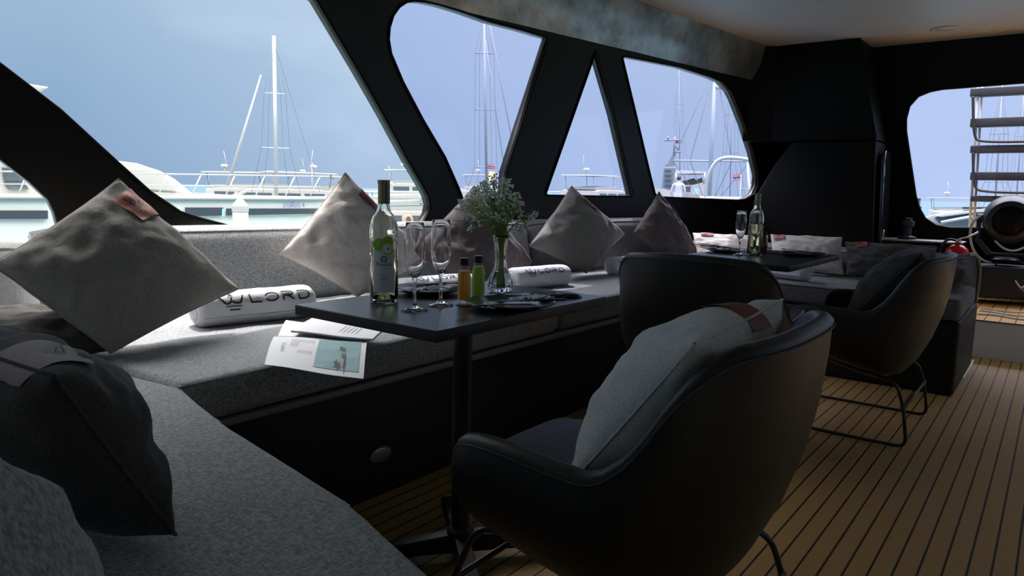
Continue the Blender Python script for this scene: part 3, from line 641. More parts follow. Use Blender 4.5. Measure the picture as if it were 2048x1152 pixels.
t2 = table(3.19, 4.07, .92, 1.50, (3.60,1.17), math.radians(45), 'farther black pedestal table in front of the aft bench', .31)
TZ = .7355
def tt(px, py, z=TZ): p = onZ(px, py, z); return (p.x, p.y)
# --- bottles
def bottle(x, y, label, lab=True, s=1.0, cover=None, name='wine_bottle'):
    t = thing(name, label, 'bottle', (x, y, TZ), 'white wine bottles'); R_ = .0375
    outer_ = [(0,.022),(.018,.014),(.030,.002),(R_-.003,0),(R_,.004),(R_,.19),(R_-.001,.205),(.030,.228),(.019,.243),(.0155,.258),(.0145,.275),(.0145,.315),(.0160,.316),(.0160,.322),(.0145,.323)]
    inner_ = [(.0120,.323),(.0120,.262),(.0165,.244),(.028,.228),(R_-.004,.203),(R_-.004,.012),(.028,.009),(.017,.022),(0,.030)]
    b = MB(); b.lathe([(r*s, z*s) for r, z in outer_+inner_], n=48); g = local_part(b, 'glass', m_gglass, t, smooth=True)
    lv = .165
    liq = [(0,.0305),(.017,.0225),(.028,.0095),(R_-.0042,.0125),(R_-.0042,lv-.001),(R_-.0048,lv),(0,lv)]
    b = MB(); b.lathe([(r*s, z*s) for r, z in liq], n=48); local_part(b, 'wine', m_wine, t, smooth=True)
    b = MB(); b.lathe([(.0150*s,.262*s),(.0155*s,.27*s),(.0152*s,.315*s),(.0166*s,.316*s),(.0166*s,.3245*s),(0,.3245*s)], n=32); fo = local_part(b, 'foil_capsule', m_foil2 if lab else m_foil2, t, smooth='auto')
    if lab:
        b = MB(); a0 = math.atan2(-y, -x)
        b.lathe([(.0161*s,.264*s),(.0161*s,.3152*s)], n=32)
        b.f = [f for i, f in enumerate(b.f) if 8 <= (i % 32) <= 23]; b.mi = [0]*len(b.f)
        fo2 = local_part(b, 'foil_strip', m_foil, fo, smooth=True); fo2.rotation_euler = (0,0,a0+2.0+PI)
    a0 = math.atan2(-y, -x)      # faces the deck
    rr = (R_+.0006)*s
    def cyl(u, z, off=0): th = a0+u/rr; return Vector(((rr+off)*math.cos(th), (rr+off)*math.sin(th), z))
    if lab:
        W = .029
        b = MB(); b.grid(lambda i, j: cyl(-W+2*W*i, .030+.113*j), 24, 8); lb = local_part(b, 'label', m_label, t, smooth=True); lb['label'] = 'pale label printed fresco APPLE WHITE'
        def disc(cu, cz, r, m, nm, off, sx=1.0, ring=0):
            b = MB(); n = 28
            if ring: b.add([cyl(cu+k*sx*math.cos(2*PI*i/n), cz+k*math.sin(2*PI*i/n), off) for i in range(n) for k in (r, ring)], [(2*i, 2*i+1, 2*((i+1)%n)+1, 2*((i+1)%n)) for i in range(n)])
            else: b.add([cyl(cu, cz, off)]+[cyl(cu+r*sx*math.cos(2*PI*i/n), cz+r*math.sin(2*PI*i/n), off) for i in range(n)], [(0, i+1, (i+1)%n+1) for i in range(n)])
            return local_part(b, nm, m, lb, smooth=True)
        disc(-.014, .155, .0165, m_apple, 'printed_apple', .0004); disc(.010, .162, .0155, m_apple, 'printed_apple', .0006)
        disc(.010, .143, .0148, m_apple, 'printed_apple', .0010); disc(.010, .1445, .0128, m_cut, 'printed_apple_half', .0014); disc(.010, .1445, .003, m_ink, 'printed_core', .0018, .5)
        disc(0, .118, .0085, m_ink2, 'printed_ring', .0008, 1, .0045); disc(0, .118, .002, m_ink2, 'printed_dot', .0008)
        for body, z, sz, m in (('fresco', .099, .0165, mat('label_ink', rgb(80,84,92), .6)), ('APPLE', .072, .0075, m_ink2), ('WHITE', .063, .0075, m_ink2)):
            V, Fc = text2d(body, sz); part = MB(); part.add([cyl(vx, z+vy, .0009) for vx, vy in V], Fc); local_part(part, 'printed_text', m, lb, doubles=False)
        V, Fc = ribbon([(-.016+i*.004, 0) for i in range(9)], .0006); part = MB(); part.add([cyl(vx, .092+vy, .0009) for vx, vy in V], Fc); local_part(part, 'printed_rule', m_ink2, lb, doubles=False)
    return t
bx, by = tt(768, 604); bottle(bx, by, 'apple wine bottle with a fresco label on the nearer table', True, .985)
bx2, by2 = tt(1508, 511); bottle(bx2, by2, 'unlabelled pale wine bottle on the farther table', False, .97)
# --- flutes
def flute(x, y, label, s=1.0):
    t = thing('champagne_flute', label, 'glass', (x, y, TZ), 'champagne flutes')
    o_ = [(0,0),(.033,0),(.0345,.0015),(.033,.003),(.012,.008),(.0055,.016),(.0042,.03),(.0045,.07),(.007,.083),(.015,.096),(.0225,.115),(.0262,.14),(.0265,.17),(.0245,.205),(.0228,.226),(.0223,.2268)]
    i_ = [(.0218,.226),(.0233,.205),(.0253,.17),(.0250,.14),(.0212,.116),(.0135,.098),(.006,.088),(0,.086)]
    b = MB(); b.lathe([(r*s, z*s) for r, z in o_+i_], n=40); local_part(b, 'flute_glass', m_glass, t, smooth=True)
    return t
x, y = tt(829, 621); flute(x, y, 'left champagne flute of the pair beside the apple wine bottle', .96)
x, y = tt(881, 611); flute(x, y, 'right champagne flute of the pair, next to the orange juice', .98)
x, y = tt(1478, 511); flute(x, y, 'champagne flute left of the far wine bottle')
d = Vector((bx2, by2)).normalized(); flute(bx2+d.x*.11, by2+d.y*.11, 'champagne flute seen through the far wine bottle')
# --- juice bottles
def juice(x, y, m, label, fill):
    t = thing('juice_bottle', label, 'bottle', (x, y, TZ), 'small juice bottles')
    o_ = [(0,.003),(.016,0),(.0185,.003),(.019,.010),(.019,.072),(.017,.083),(.012,.092),(.012,.106)]; i_ = [(.0105,.106),(.0105,.092),(.0155,.082),(.0175,.072),(.0175,.008),(0,.006)]
    b = MB(); b.lathe(o_+i_, n=36); local_part(b, 'glass', m_thin, t, smooth=True)
    b = MB(); b.lathe([(0,.0062),(.0173,.0082),(.0173,.072),(.0153,.0815),(.0145,fill-.001),(.014,fill),(0,fill)], n=36); local_part(b, 'juice', m, t, smooth='auto')
    b = MB(); b.lathe([(0,.101),(.0128,.101),(.0132,.103),(.0132,.118),(.012,.120),(0,.120)], n=36); local_part(b, 'cap', m_cap, t, smooth='auto')
x, y = tt(928, 605); juice(x, y, m_orange, 'small bottle of orange juice with a black cap', .086)
x, y = tt(956, 597); juice(x, y, m_green, 'small bottle of green juice with a black cap behind the orange one', .090)
x, y = tt(1526, 508); t = thing('sauce_bottle', 'small dark red bottle beside the far wine bottle', 'bottle', (x, y, TZ))
b = MB(); b.lathe([(0,0),(.019,0),(.02,.003),(.02,.075),(.013,.09),(.012,.10)], n=28); local_part(b, 'body', mat('dark_red_glass', rgb(96,28,32), .12, coat=.5), t, smooth='auto')
b = MB(); b.lathe([(0,.10),(.014,.10),(.014,.116),(0,.118)], n=24); local_part(b, 'cap', m_cap, t, smooth='auto')
# --- vase with flowers
vx, vy = tt(1000, 583)
vase = thing('glass_vase', 'fluted clear glass vase on the nearer table', 'vase', (vx, vy, TZ))
VH = .168; vp = [(0,.0),(.026,0),(.033,.006),(.0375,.020),(.036,.035),(.027,.055),(.0195,.075),(.0165,.100),(.0175,.130),(.0225,.158),(.0245,VH)]
rings = []
def vr(r, z, inn):
    out_ = []
    for k in range(64):
        th = 2*PI*k/64; f = 1+.045*math.cos(8*th) if not inn else 1
        out_.append(Vector((r*f*math.cos(th), r*f*math.sin(th), z)))
    return out_
for r, z in vp: rings.append(vr(max(r,.0005), z, False))
for r, z in [(r-.003, z+(.006 if z < .01 else 0)) for r, z in reversed(vp[2:])]+[(.0005,.012)]: rings.append(vr(max(r,.0005), z, True))
b = MB(); b.loft(rings, cap=False); local_part(b, 'vase_glass', m_glass, vase, smooth=True)
b = MB(); b.lathe([(0,.0125),(.029,.0125),(.0335,.020),(.0322,.034),(.0235,.054),(.0225,.06),(0,.06)], n=40); local_part(b, 'water', mat('water', (1,1,1,1), 0, trans=1, ior=1.33), vase, smooth=True)
bq = thing('flower_bouquet', 'bunch of tiny white flowers with green stems in the glass vase', 'flowers', (vx, vy, TZ+.02))
rnd = random.Random(5); sm = MB(); lf = MB(); heads = []
camr = Vector((-AX[0]*0+math.cos(math.atan2(vy, vx)-PI/2), math.sin(math.atan2(vy, vx)-PI/2), 0))   # horizontal axis across the view
camf = Vector((vx, vy, 0)).normalized()
tips = []
for k in range(56):
    a = rnd.uniform(-1.0, .95); w = a*.083-.022; hgt = .15+.165*math.sqrt(max(0, 1-(a*.9)**2))*rnd.uniform(.55, 1.0); dep = rnd.uniform(-.06, .06)
    tips.append((w, dep, hgt))
tips += [(-.118,.0,.245),(-.128,.01,.222),(-.112,.02,.23),(-.12,-.01,.235),(.075,.0,.185),(.095,.01,.20),(.082,-.01,.165),(-.095,.0,.16),(.098,0,.215),(-.08,.02,.19),(.07,.01,.15)]
up = Vector((0,0,1))
for (w, dep, hgt) in tips:
    tip = camr*w+camf*dep+up*hgt; st = Vector((rnd.uniform(-.008,.008), rnd.uniform(-.008,.008), -.005)); nk = Vector((tip.x*.12, tip.y*.12, .15))
    P = smoothpts([st, st*.5+Vector((0,0,.08)), nk, nk.lerp(tip, .55)+up*.02, tip], 2); sm.tube(P, .0010, 4)
    for q in range(2):
        s0 = P[int(len(P)*rnd.uniform(.55,.9))]; e = s0+Vector((rnd.uniform(-1,1), rnd.uniform(-1,1), rnd.uniform(-.1,1))).normalized()*rnd.uniform(.02,.045); sm.tube([s0, s0.lerp(e,.5)+up*.003, e], .0007, 3)
        heads.append((e, .6))
    heads.append((tip, 1.0))
    for q in range(9):
        s0 = P[int(len(P)*rnd.uniform(.42,.95))]; dd = Vector((rnd.uniform(-1,1), rnd.uniform(-1,1), rnd.uniform(-.2,1))).normalized(); e = s0+dd*rnd.uniform(.012,.030); sd = dd.cross(up).normalized()*.0022
        lf.add([s0, s0.lerp(e,.5)+sd, e, s0.lerp(e,.5)-sd], [(0,1,2,3)])
o_ = local_part(sm, 'stems', m_stem, bq, smooth=True); o_ = local_part(lf, 'leaves', m_leaf, bq); o_['kind'] = 'stuff'
rest = MB()
for i, (p, k) in enumerate(sorted(heads, key=lambda h: -h[1])):
    b = MB() if i < 90 else rest
    for q in range(7 if k == 1.0 else 4):
        dd = Vector((rnd.uniform(-1,1), rnd.uniform(-1,1), rnd.uniform(-.2,1))).normalized(); c0 = p+dd*rnd.uniform(.004,.012)
        b.tube([p, c0], .0005, 3); b.sphere(c0, rnd.uniform(.0020,.0034), 6, 4)
    if i < 90: local_part(b, 'flower_head', m_petal, bq, smooth=True)
if rest.v: o_ = local_part(rest, 'flower_buds', m_petal, bq, smooth=True); o_['kind'] = 'stuff'
# --- plates, cutlery, napkins
def plate(x, y, r, label):
    t = thing('dinner_plate', label, 'plate', (x, y, TZ), 'black plates')
    b = MB(); b.lathe([(0,.001),(r*.55,.001),(r*.6,.002),(r*.97,.013),(r,.016),(r*.985,.018),(r*.93,.0155),(r*.62,.006),(r*.58,.005),(0,.005)], n=56); local_part(b, 'plate_dish', m_plate, t, smooth=True)
    return t
def fork(x, y, z, ang, label, L=.19, tiltz=0.0, pitch=0.0):
    t = thing('fork', label, 'fork', (x, y, z)); t.rotation_euler = (0, pitch, ang)
    b = MB()
    pr = [(-.095,.004),(-.09,.006),(-.02,.0045),(.02,.003),(.035,.004),(.048,.0105),(.06,.012)]
    rg = [[Vector((q, w, .004+.006*math.sin((q+.095)*9))), Vector((q, -w, .004+.006*math.sin((q+.095)*9))), Vector((q, -w, .002+.006*math.sin((q+.095)*9))), Vector((q, w, .002+.006*math.sin((q+.095)*9)))] for q, w in pr]
    b.loft(rg); local_part(b, 'fork_handle', m_cutl, t)
    for k in range(4):
        b = MB(); yy = -.0095+.0063*k; zz = .004+.006*math.sin(.155*9)
        b.tube([(.058,yy,zz-.001),(.078,yy,zz-.0035),(.098,yy,zz+.001)], .0014, 6); local_part(b, 'tine', m_cutl, t, smooth=True)
    return t
def knife(x, y, z, ang, label, pitch=0.0, w=.009, name='knife', cat='knife'):
    t = thing(name, label, cat, (x, y, z)); t.rotation_euler = (0, pitch, ang)
    b = MB(); b.box((-.10,-.005,0),(-.005,.005,.005)); local_part(b, 'handle', m_cutl, t, bevel=.002)
    b = MB(); b.prism([(-.006,-.004,.0015),(.01,-w,.0015),(.08,-w,.0015),(.10,w*.5,.0015),(.09,w,.0015),(-.006,.004,.0015)], (0,0,.0016)); local_part(b, 'blade', m_cutl, t)
    return t
def chop(x, y, z, ang, pitch, label, L=.22):
    t = thing('chopstick', label, 'chopstick', (x, y, z), 'black chopsticks'); t.rotation_euler = (0, pitch, ang)
    b = MB(); b.tube([(-L/2,0,.003),(0,0,.003)], .0028, 8); local_part(b, 'stick_handle', m_cutl, t, smooth='auto')
    b = MB(); b.tube([(0,0,.003),(L/2,0,.003)], .0028, 8, r1=.0015); local_part(b, 'stick_tip', m_cutl, t, smooth='auto'); return t
def napkin(x, y, z, w, h, ang, label, seed=0):
    t = thing('paper_napkin', label, 'napkin', (x, y, z), 'white napkins'); t.rotation_euler = (0,0,ang)
    for nm, o0 in (('napkin_sheet', 0), ('napkin_fold', .0035)):
        b = MB(); k = 1 if o0 == 0 else .8
        b.grid(lambda u, v: Vector(((u-.5)*w*k, (v-.5)*h*k, .0015+o0+.013*abs(noise.noise(Vector((u*4+seed, v*4, o0*90)))))), 16, 10); local_part(b, nm, m_napkin, t, smooth=True)
    return t
rp = tt(1020, 614); plate(rp[0], rp[1], .118, 'black plate with fork and napkins at the front right of the nearer table')
cp = tt(1052, 606, TZ+.012); napkin(cp[0]+.03, cp[1]+.005, TZ+.017, .12, .055, math.radians(-12), 'crumpled white napkin on the front plate, right half', 1)
cp = tt(990, 615, TZ+.012); napkin(cp[0], cp[1]+.01, TZ+.012, .07, .04, math.radians(20), 'small white napkin on the front plate beside the fork', 2)
cp = tt(990, 612, TZ+.02); fork(cp[0], cp[1], TZ+.016, math.radians(148), 'black fork lying across the front plate', pitch=.02)
cp = tt(1062, 604, TZ+.02); knife(cp[0], cp[1], TZ+.022, math.radians(150), 'black knife lying across the napkin on the front plate', w=.013, pitch=-.02)
pp = tt(856, 586); plate(pp[0], pp[1], .105, 'black plate behind the two flutes at the back of the nearer table')
napkin(pp[0]-.01, pp[1], TZ+.0085, .13, .05, math.radians(-5), 'white napkin on the plate behind the flutes', 3)
fork(pp[0]+.02, pp[1]-.01, TZ+.019, math.radians(-35), 'black fork on the plate behind the flutes')
knife(pp[0]-.02, pp[1]+.02, TZ+.021, math.radians(165), 'black knife on the plate behind the flutes')
# black pouch at the right side
x, y = tt(1098, 594)
t = thing('cutlery_pouch', 'shiny black packet lying flat at the aft end of the nearer table', 'packet', (x, y, TZ)); t.rotation_euler = (0,0,math.radians(-25))
b = MB(); b.grid(lambda u, v: Vector(((u-.5)*.17, (v-.5)*.085, .004+.009*(max(0, (1-(2*u-1)**6)*(1-(2*v-1)**4)))**.5+.0016*noise.noise(Vector((u*9, v*6, 1))))), 30, 16); b.grid(lambda u, v: Vector(((u-.5)*.17, (v-.5)*.085, .001)), 30, 16)
b.grid(lambda u, v: Vector(((u-.5)*.17, -.0425, .001+.003*v)), 30, 1); b.grid(lambda u, v: Vector(((u-.5)*.17, .0425, .001+.003*v)), 30, 1); local_part(b, 'packet_body', m_pouch, t, smooth=True)
b = MB(); V, Fc = ribbon([(-.03,0),(.03,0)], .005); b.add([Vector((a, c_+.005, .0155)) for a, c_ in V], Fc); local_part(b, 'printed_line', m_ink2, t)
# far table
x, y = tt(1450, 505); plate(x, y, .10, 'black plate with chopsticks at the left of the farther table')
chop(x-.02, y+.03, TZ+.03, math.radians(105), -.12, 'upper chopstick resting over the left plate of the farther table'); chop(x-.01, y+.07, TZ+.026, math.radians(112), -.10, 'lower chopstick resting over the left plate of the farther table')
napkin(x+.01, y-.01, TZ+.014, .11, .06, math.radians(95), 'white napkin on the left plate of the farther table', 4)
x, y = tt(1605, 512); plate(x, y, .115, 'black plate at the right of the farther table')
fork(x+.02, y+.02, TZ+.018, math.radians(80), 'black fork on the right plate of the farther table')
b = MB(); b.box((-.16,-.11,0),(.16,.11,.003)); o = b.build('placemat', m_pouch, bevel=.001); o.location = (3.93, 1.20, TZ); o.rotation_euler = (0,0,math.radians(90)); tag(o, 'black placemat at the aft edge of the farther table', 'placemat')

# ================================================================== BROCHURES on the seat
def page(corners, name, m, parent, th=.0012, bend=.0, nz=10):
    """corners: near-left, near-right, far-right, far-left (world)"""
    A, B_, C_, D = [Vector(c) for c in corners]
    def S(u, v, off=0): 
        p = A*(1-u)*(1-v)+B_*u*(1-v)+C_*u*v+D*(1-u)*v
        return p+Vector((0,0,bend*math.sin(PI*v)*(1-.3*u)+.0015*math.sin(7*u)+off))
    b = MB(); b.grid(lambda u, v: S(u, v), 20, nz); b.grid(lambda u, v: S(u, v, -th), 20, nz)
    for q in (0, 1): b.grid(lambda u, v: S(u, q, -th*v), 20, 1); b.grid(lambda u, v: S(q, u, -th*v), nz, 1)
    o = b.build(name, m, parent, smooth='auto')
    return o, S
br = thing('open_brochure', 'open white brochure with a sea photograph hanging over the seat edge', 'brochure', (1.35,1.85,ZS1+.01))
zB = ZS1+.022
K = [onZ(529,729,zB-.01), onZ(727,758,zB-.01), onZ(734,681,zB), onZ(548,673,zB)]
pg, S = page(K, 'page', m_paper, br, bend=.010)
def on(u0, u1, v0, v1, name, m, off=.0014, nu=8, nv=8):
    b = MB(); b.grid(lambda u, v: S(u0+(u1-u0)*u, v0+(v1-v0)*v, off), nu, nv); o = b.build(name, m, None, smooth=True); o.parent = pg; return o
ph = on(.50,.945,.10,.93, 'printed_photo', m_ph)
for (u, v, a, c_) in ((.73,.20,.05,.14),(.78,.42,.03,.10),(.76,.62,.045,.11),(.80,.30,.02,.35)):
    b = MB(); n = 12; b.add([S(u+a*(.6+.4*math.sin(3*i))*math.cos(2*PI*i/n), v+c_*(.6+.4*math.sin(2*i))*math.sin(2*PI*i/n), .0022) for i in range(n)], [tuple(range(n))]); o = b.build('printed_rock', m_rock, None); o.parent = pg
V, Fc = text2d('HAPPY EV', .11)
b = MB(); b.add([S(.17-vy*.55, .50+vx*.62, .0016) for vx, vy in V], Fc); o = b.build('printed_title', m_ink2, None, doubles=False); o.parent = pg
V = []; Fc = []
for i in range(14):
    L = .5 if i > 4 else .32; v, f = ribbon([(.22+.018*i, .86), (.22+.018*i, .86-L)], .004); k = len(V); V += v; Fc += [tuple(j+k for j in q) for q in f]
b = MB(); b.add([S(a, c_, .0016) for a, c_ in V], Fc); o = b.build('printed_paragraph', m_ink2, None, doubles=False); o.parent = pg
zz = zB-.006
pg2, _ = page([onZ(556,672,zz), onZ(738,683,zz), onZ(735,668,zz), onZ(572,640,zz)], 'page', m_paper, br, bend=.004)
b = MB(); b.add([onZ(640,671,zz+.007), onZ(690,674,zz+.007), onZ(690,665,zz+.007), onZ(645,664,zz+.007)], [(0,1,2,3)]); o = b.build('printed_photo', m_warm, None); o.parent = pg2
bk = thing('booklet', 'thin white booklet lying on the brochure beside the table corner', 'booklet', (1.55,1.95,ZS1+.03))
z2 = zB+.016
q1 = [onZ(582,661,z2), onZ(746,678,z2), onZ(765,661,z2), onZ(628,634,z2)]
pc, S2 = page(q1, 'cover_page', m_paper, bk, th=.003, bend=.002); page([p-Vector((0,0,.0035)) for p in q1], 'page_block', m_white2, bk, th=.003, bend=.002)
V = []; Fc = []
for i in range(5):
    v, f = ribbon([(.55+.05*i, .25), (.55+.05*i, .8)], .008); k = len(V); V += v; Fc += [tuple(j+k for j in q) for q in f]
b = MB(); b.add([S2(a, c_, .0015) for a, c_ in V], Fc); o = b.build('printed_lines', m_ink2, None, doubles=False); o.parent = pc

# ================================================================== CHAIRS (own frame: front = +y)
def make_chair(label):
    t = thing('lounge_chair', label, 'chair', (0,0,0), 'dark leather lounge chairs')
    N = 84
    # plan path of the rim, and of the foot of the shell
    rim = [(-.31,.245),(-.335,.11),(-.338,-.02),(-.325,-.135),(-.285,-.255),(-.15,-.315),(0,-.325)]
    foot = [(-.28,.225),(-.285,.10),(-.28,-.04),(-.245,-.13),(-.17,-.165),(-.08,-.18),(0,-.18)]
    hts = [.54,.575,.565,.555,.785,.80,.805]; ft = [.405,.365,.325,.295,.278,.27,.268]
    full = lambda L: L+[(-x, y) for x, y in reversed(L[:-1])]
    fulls = lambda L: L+list(reversed(L[:-1]))
    RP = smoothpts([(x, y, 0) for x, y in full(rim)], 3); FP = smoothpts([(x, y, 0) for x, y in full(foot)], 3)
    HP = smoothpts([(i, h, 0) for i, h in enumerate(fulls(hts))], 2); GP = smoothpts([(i, h, 0) for i, h in enumerate(fulls(ft))], 3)
    def samp(P, q):
        k = q*(len(P)-1); i = min(int(k), len(P)-2); return P[i].lerp(P[i+1], k-i)
    def hq(P, q):
        x = q*12
        for a, c_ in zip(P, P[1:]):
            if a.x <= x <= c_.x+1e-9: return a.y+(c_.y-a.y)*((x-a.x)/max(1e-9, c_.x-a.x))
        return P[-1].y
    rings = []; seam = []
    for i in range(N+1):
        q = i/N; r = samp(RP, q); f = samp(FP, q); r2 = samp(RP, min(1, q+.01)); r0 = samp(RP, max(0, q-.01)); tg = (r2-r0).normalized(); n = Vector((tg.y, -tg.x, 0))
        if n.dot(Vector((r.x, r.y+.1, 0))) < 0: n = -n
        h = hq(HP, q); g = hq(GP, q); e = min(q, 1-q)/.055; e = min(1, e); k = math.sqrt(max(0, 1-(1-e)**2))
        mid = g+(h-g)*.42; h = mid+(h-mid)*(.25+.75*k); g2 = mid+(g-mid)*(.35+.65*k); th = .020*(.45+.55*k)
        bulge = .030*k
        def at(v, off):   # v 0 foot .. 1 rim
            p = f.lerp(r, v**.85); return Vector((p.x, p.y, g2+(h-g2)*v))+n*(off+bulge*math.sin(PI*min(1, v*1.02)))
        ring = [at(0,-th), at(.02,th*.2), at(.12,th*.85), at(.3,th), at(.5,th), at(.7,th), at(.88,th*1.0), at(.96,th*.98)]
        tp = at(1, 0); 
        for a in (20, 55, 90, 125, 160): ring.append(tp+n*(th*1.0*math.cos(math.radians(a)))+Vector((0,0,th*.8*math.sin(math.radians(a))-.006)))
        ring += [at(.9,-th*1.0), at(.7,-th), at(.45,-th), at(.2,-th)]
        rings.append(ring); seam.append(tp+n*(th*1.02)+Vector((0,0,-.010)))
    b = MB(); b.loft(rings); local_part(b, 'shell', m_leather, t, smooth=True)
    b = MB(); b.tube(seam, .0022, 5); local_part(b, 'stitched_seam', m_stitch, t, smooth=True)
    # underside pan
    base = [rg[0] for rg in rings]; b = MB(); n = len(base); c0 = Vector((0, .03, .33))
    lay = [[p.copy() for p in base], [c0.lerp(p, .8)+Vector((0,0,-.035*(1 if p.y < .1 else .4))) for p in base], [c0.lerp(p, .4)+Vector((0,0,-.035)) for p in base]]
    lay[2] = [Vector((p.x, p.y, .285+.12*(p.y))) for p in lay[2]]
    b.loft(lay); local_part(b, 'underside', m_leather, t, smooth=True)
    # seat pad
    rings = []
    for i in range(25):
        q = i/24; y = -.20+.55*q; w = .235*(1-.15*(1-q))*(1 if 0 < i < 24 else .9); z = .405+.035*math.sin(PI*min(1, q*1.0))+.035*q; rr = []
        for k in range(28):
            a = 2*PI*k/28; rr.append(Vector((w*math.copysign(abs(math.cos(a))**.45, math.cos(a)), y, z-.03+(.042*(1 if 0 < i < 24 else .4))*math.copysign(abs(math.sin(a))**.6, math.sin(a)))))
        rings.append(rr)
    b = MB(); b.loft(rings); local_part(b, 'seat', m_leather, t, smooth=True)
    # sled frame
    for sx in (-1, 1):
        P = [(sx*.20,.10,.325),(sx*.245,.245,.345),(sx*.272,.295,.20),(sx*.285,.335,.014),(sx*.29,.0,.0135),(sx*.285,-.262,.014),(sx*.278,-.238,.17),(sx*.262,-.205,.272),(sx*.19,-.05,.292)]
        Q = []
        for i, p in enumerate(P):
            p = Vector(p)
            if 0 < i < len(P)-1:
                a = Vector(P[i-1]); c_ = Vector(P[i+1]); r = .045
                pa = p+(a-p).normalized()*min(r, (a-p).length*.45); pc_ = p+(c_-p).normalized()*min(r, (c_-p).length*.45)
                for s in range(7):
                    u = s/6; Q.append(pa*(1-u)**2+p*2*u*(1-u)+pc_*u*u)
            else: Q.append(p)
        b = MB(); b.tube(Q, .0075, 12); local_part(b, 'side_frame', m_steelb, t, smooth=True)
    for y, z, w in ((.293,.215,.272), (-.240,.18,.274)):
        b = MB(); b.tube([(-w,y,z),(w,y,z)], .007, 12); local_part(b, 'crossbar', m_steelb, t, smooth=True)
    return t
ch = make_chair('nearest dark leather lounge chair holding a pale grey cushion')
ch.location = (1.325, .66, 0); ch.rotation_euler = (0, 0, math.radians(1))
c3 = copy_tree(ch); c3.location = (3.55, .68, 0); c3.rotation_euler = (0,0,math.radians(0)); c3['label'] = 'dark leather lounge chair at the right side of the farther table holding a charcoal cushion'
c2 = copy_tree(ch); c2.location = (2.84, 1.13, 0); c2.rotation_euler = (0,0,math.radians(-86)); c2['label'] = 'dark leather lounge chair seen from behind, between the two tables'
# cushions on chairs
pillow(Pil((1.04,.435,.805), (1.46,.43,.83), (1.50,.71,.475), (1.09,.70,.47), .10, 21, .05, True), m_ltgrey, 'pale grey twill cushion standing in the nearest lounge chair, with a dark red tag', m_red, (.56,.74,0,.12))
pillow(Pil((3.33,.44,.82), (3.78,.44,.82), (3.78,.72,.48), (3.34,.72,.48), .09, 22, .05), m_lindk, 'charcoal cushion standing in the right hand lounge chair', None)

# ================================================================== PLATFORM OBJECTS
# fire extinguisher
p = onX(1915, 497, 6.2)
t = thing('fire_extinguisher', 'red fire extinguisher standing on the platform behind the aft bench', 'fire extinguisher', (6.2, p.y, .253))
b = MB(); b.lathe([(0,0),(.07,0),(.08,.01),(.08,.39),(.07,.43),(.04,.455),(.022,.46),(.022,.475),(0,.475)], n=28); local_part(b, 'cylinder', m_firered, t, smooth='auto')
b = MB(); b.tube([(0,0,.47),(0,0,.50)], .018, 12); b.tube([(-.01,0,.50),(.0,-.06,.52),(0,-.12,.56)], .007, 8); local_part(b, 'lever', m_chrome, t, smooth=True)
b = MB(); b.tube(smoothpts([(0,.01,.49),(0,.07,.50),(0,.11,.44),(0,.10,.25)], 3), .009, 8); local_part(b, 'hose', m_cap, t, smooth=True)
# stage light on a wheeled case
bx_ = thing('rolling_case', 'black box on casters marked with a crown and LORD, on the platform', 'box', (6.72, .265, .253)); bx_.rotation_euler = (0,0,math.radians(12))
hx, hy = .17, .29; ca = .06
pl = [(-hx+ca,-hy),(hx,-hy),(hx,hy),(-hx+ca,hy),(-hx,hy-ca*.6),(-hx,-hy+ca*.6)]
b = MB(); b.prism([(x, y, .055) for x, y in pl], (0,0,.235)); cb = local_part(b, 'case_body', m_plas, bx_, bevel=.008)
for sx, sy in ((-1,1),(1,1),(-1,-1),(1,-1)):
    b = MB(); b.tube([(sx*(hx-.05),sy*(hy-.05)-.011,.026),(sx*(hx-.05),sy*(hy-.05)+.011,.026)], .025, 16); b.box((sx*(hx-.05)-.008,sy*(hy-.05)-.016,.03),(sx*(hx-.05)+.008,sy*(hy-.05)+.016,.055)); local_part(b, 'caster', m_cap, bx_, smooth='auto')
V, Fc, w = lord2d(w=.2); b = MB(); k = .052
b.add([Vector((-hx-.0015, (hy-ca*.6-.25)-x*k+.0, .145+y_*k)) for x, y_ in V], Fc); o = local_part(b, 'printed_mark', m_print, cb, doubles=False)
b = MB(); b.tube(smoothpts([(-.05,-.12,.295),(-.05,-.11,.325),(-.05,.11,.325),(-.05,.12,.295)],2), .008, 8); local_part(b, 'top_handle', m_cap, bx_, smooth=True)
lt = thing('stage_light', 'large black moving-head stage light with a dark lens facing the deck', 'stage light', (6.72, .315, .545))
b = MB(); b.lathe([(0,.04),(.09,.04),(.10,.05),(.08,.06),(0,.06)], n=24); local_part(b, 'turntable', m_plas, lt, smooth='auto')
b = MB(); P = [Vector((0,y_,z)) for y_, z in ((.215,.34),(.215,.18),(.13,.075),(-.13,.075),(-.215,.18),(-.215,.34))]; b.prism([p+Vector((-.025,0,0)) for p in P]+[p+Vector((-.025,0,0))-Vector((0,.03*(1 if p.y > 0 else -1),-.02)) for p in reversed(P)], (.05,0,0)); local_part(b, 'yoke', m_plas, lt, bevel=.004)
hdv = Vector((-.97,-.02,-.10)).normalized(); hc = Vector((0,0,.36))
b = MB(); b.lathe([(0,-.17),(.11,-.17),(.165,-.11),(.185,-.02),(.18,.06),(.15,.12),(.115,.135),(.11,.12),(0,.12)], c=hc, n=44, axis=hdv); hd = local_part(b, 'lamp_head', m_plas, lt, smooth='auto')
b = MB(); b.lathe([(0,.122),(.109,.122),(.105,.128),(0,.134)], c=hc, n=40, axis=hdv); local_part(b, 'lens', m_lens, hd, smooth=True)
for sgn in (-1, 1):
    b = MB(); b.lathe([(0,-.02),(.035,-.02),(.035,.02),(0,.02)], c=hc+Vector((0,sgn*.197,0)), n=20, axis=(0,1,0)); local_part(b, 'pivot_knob', m_cap, lt, smooth='auto')
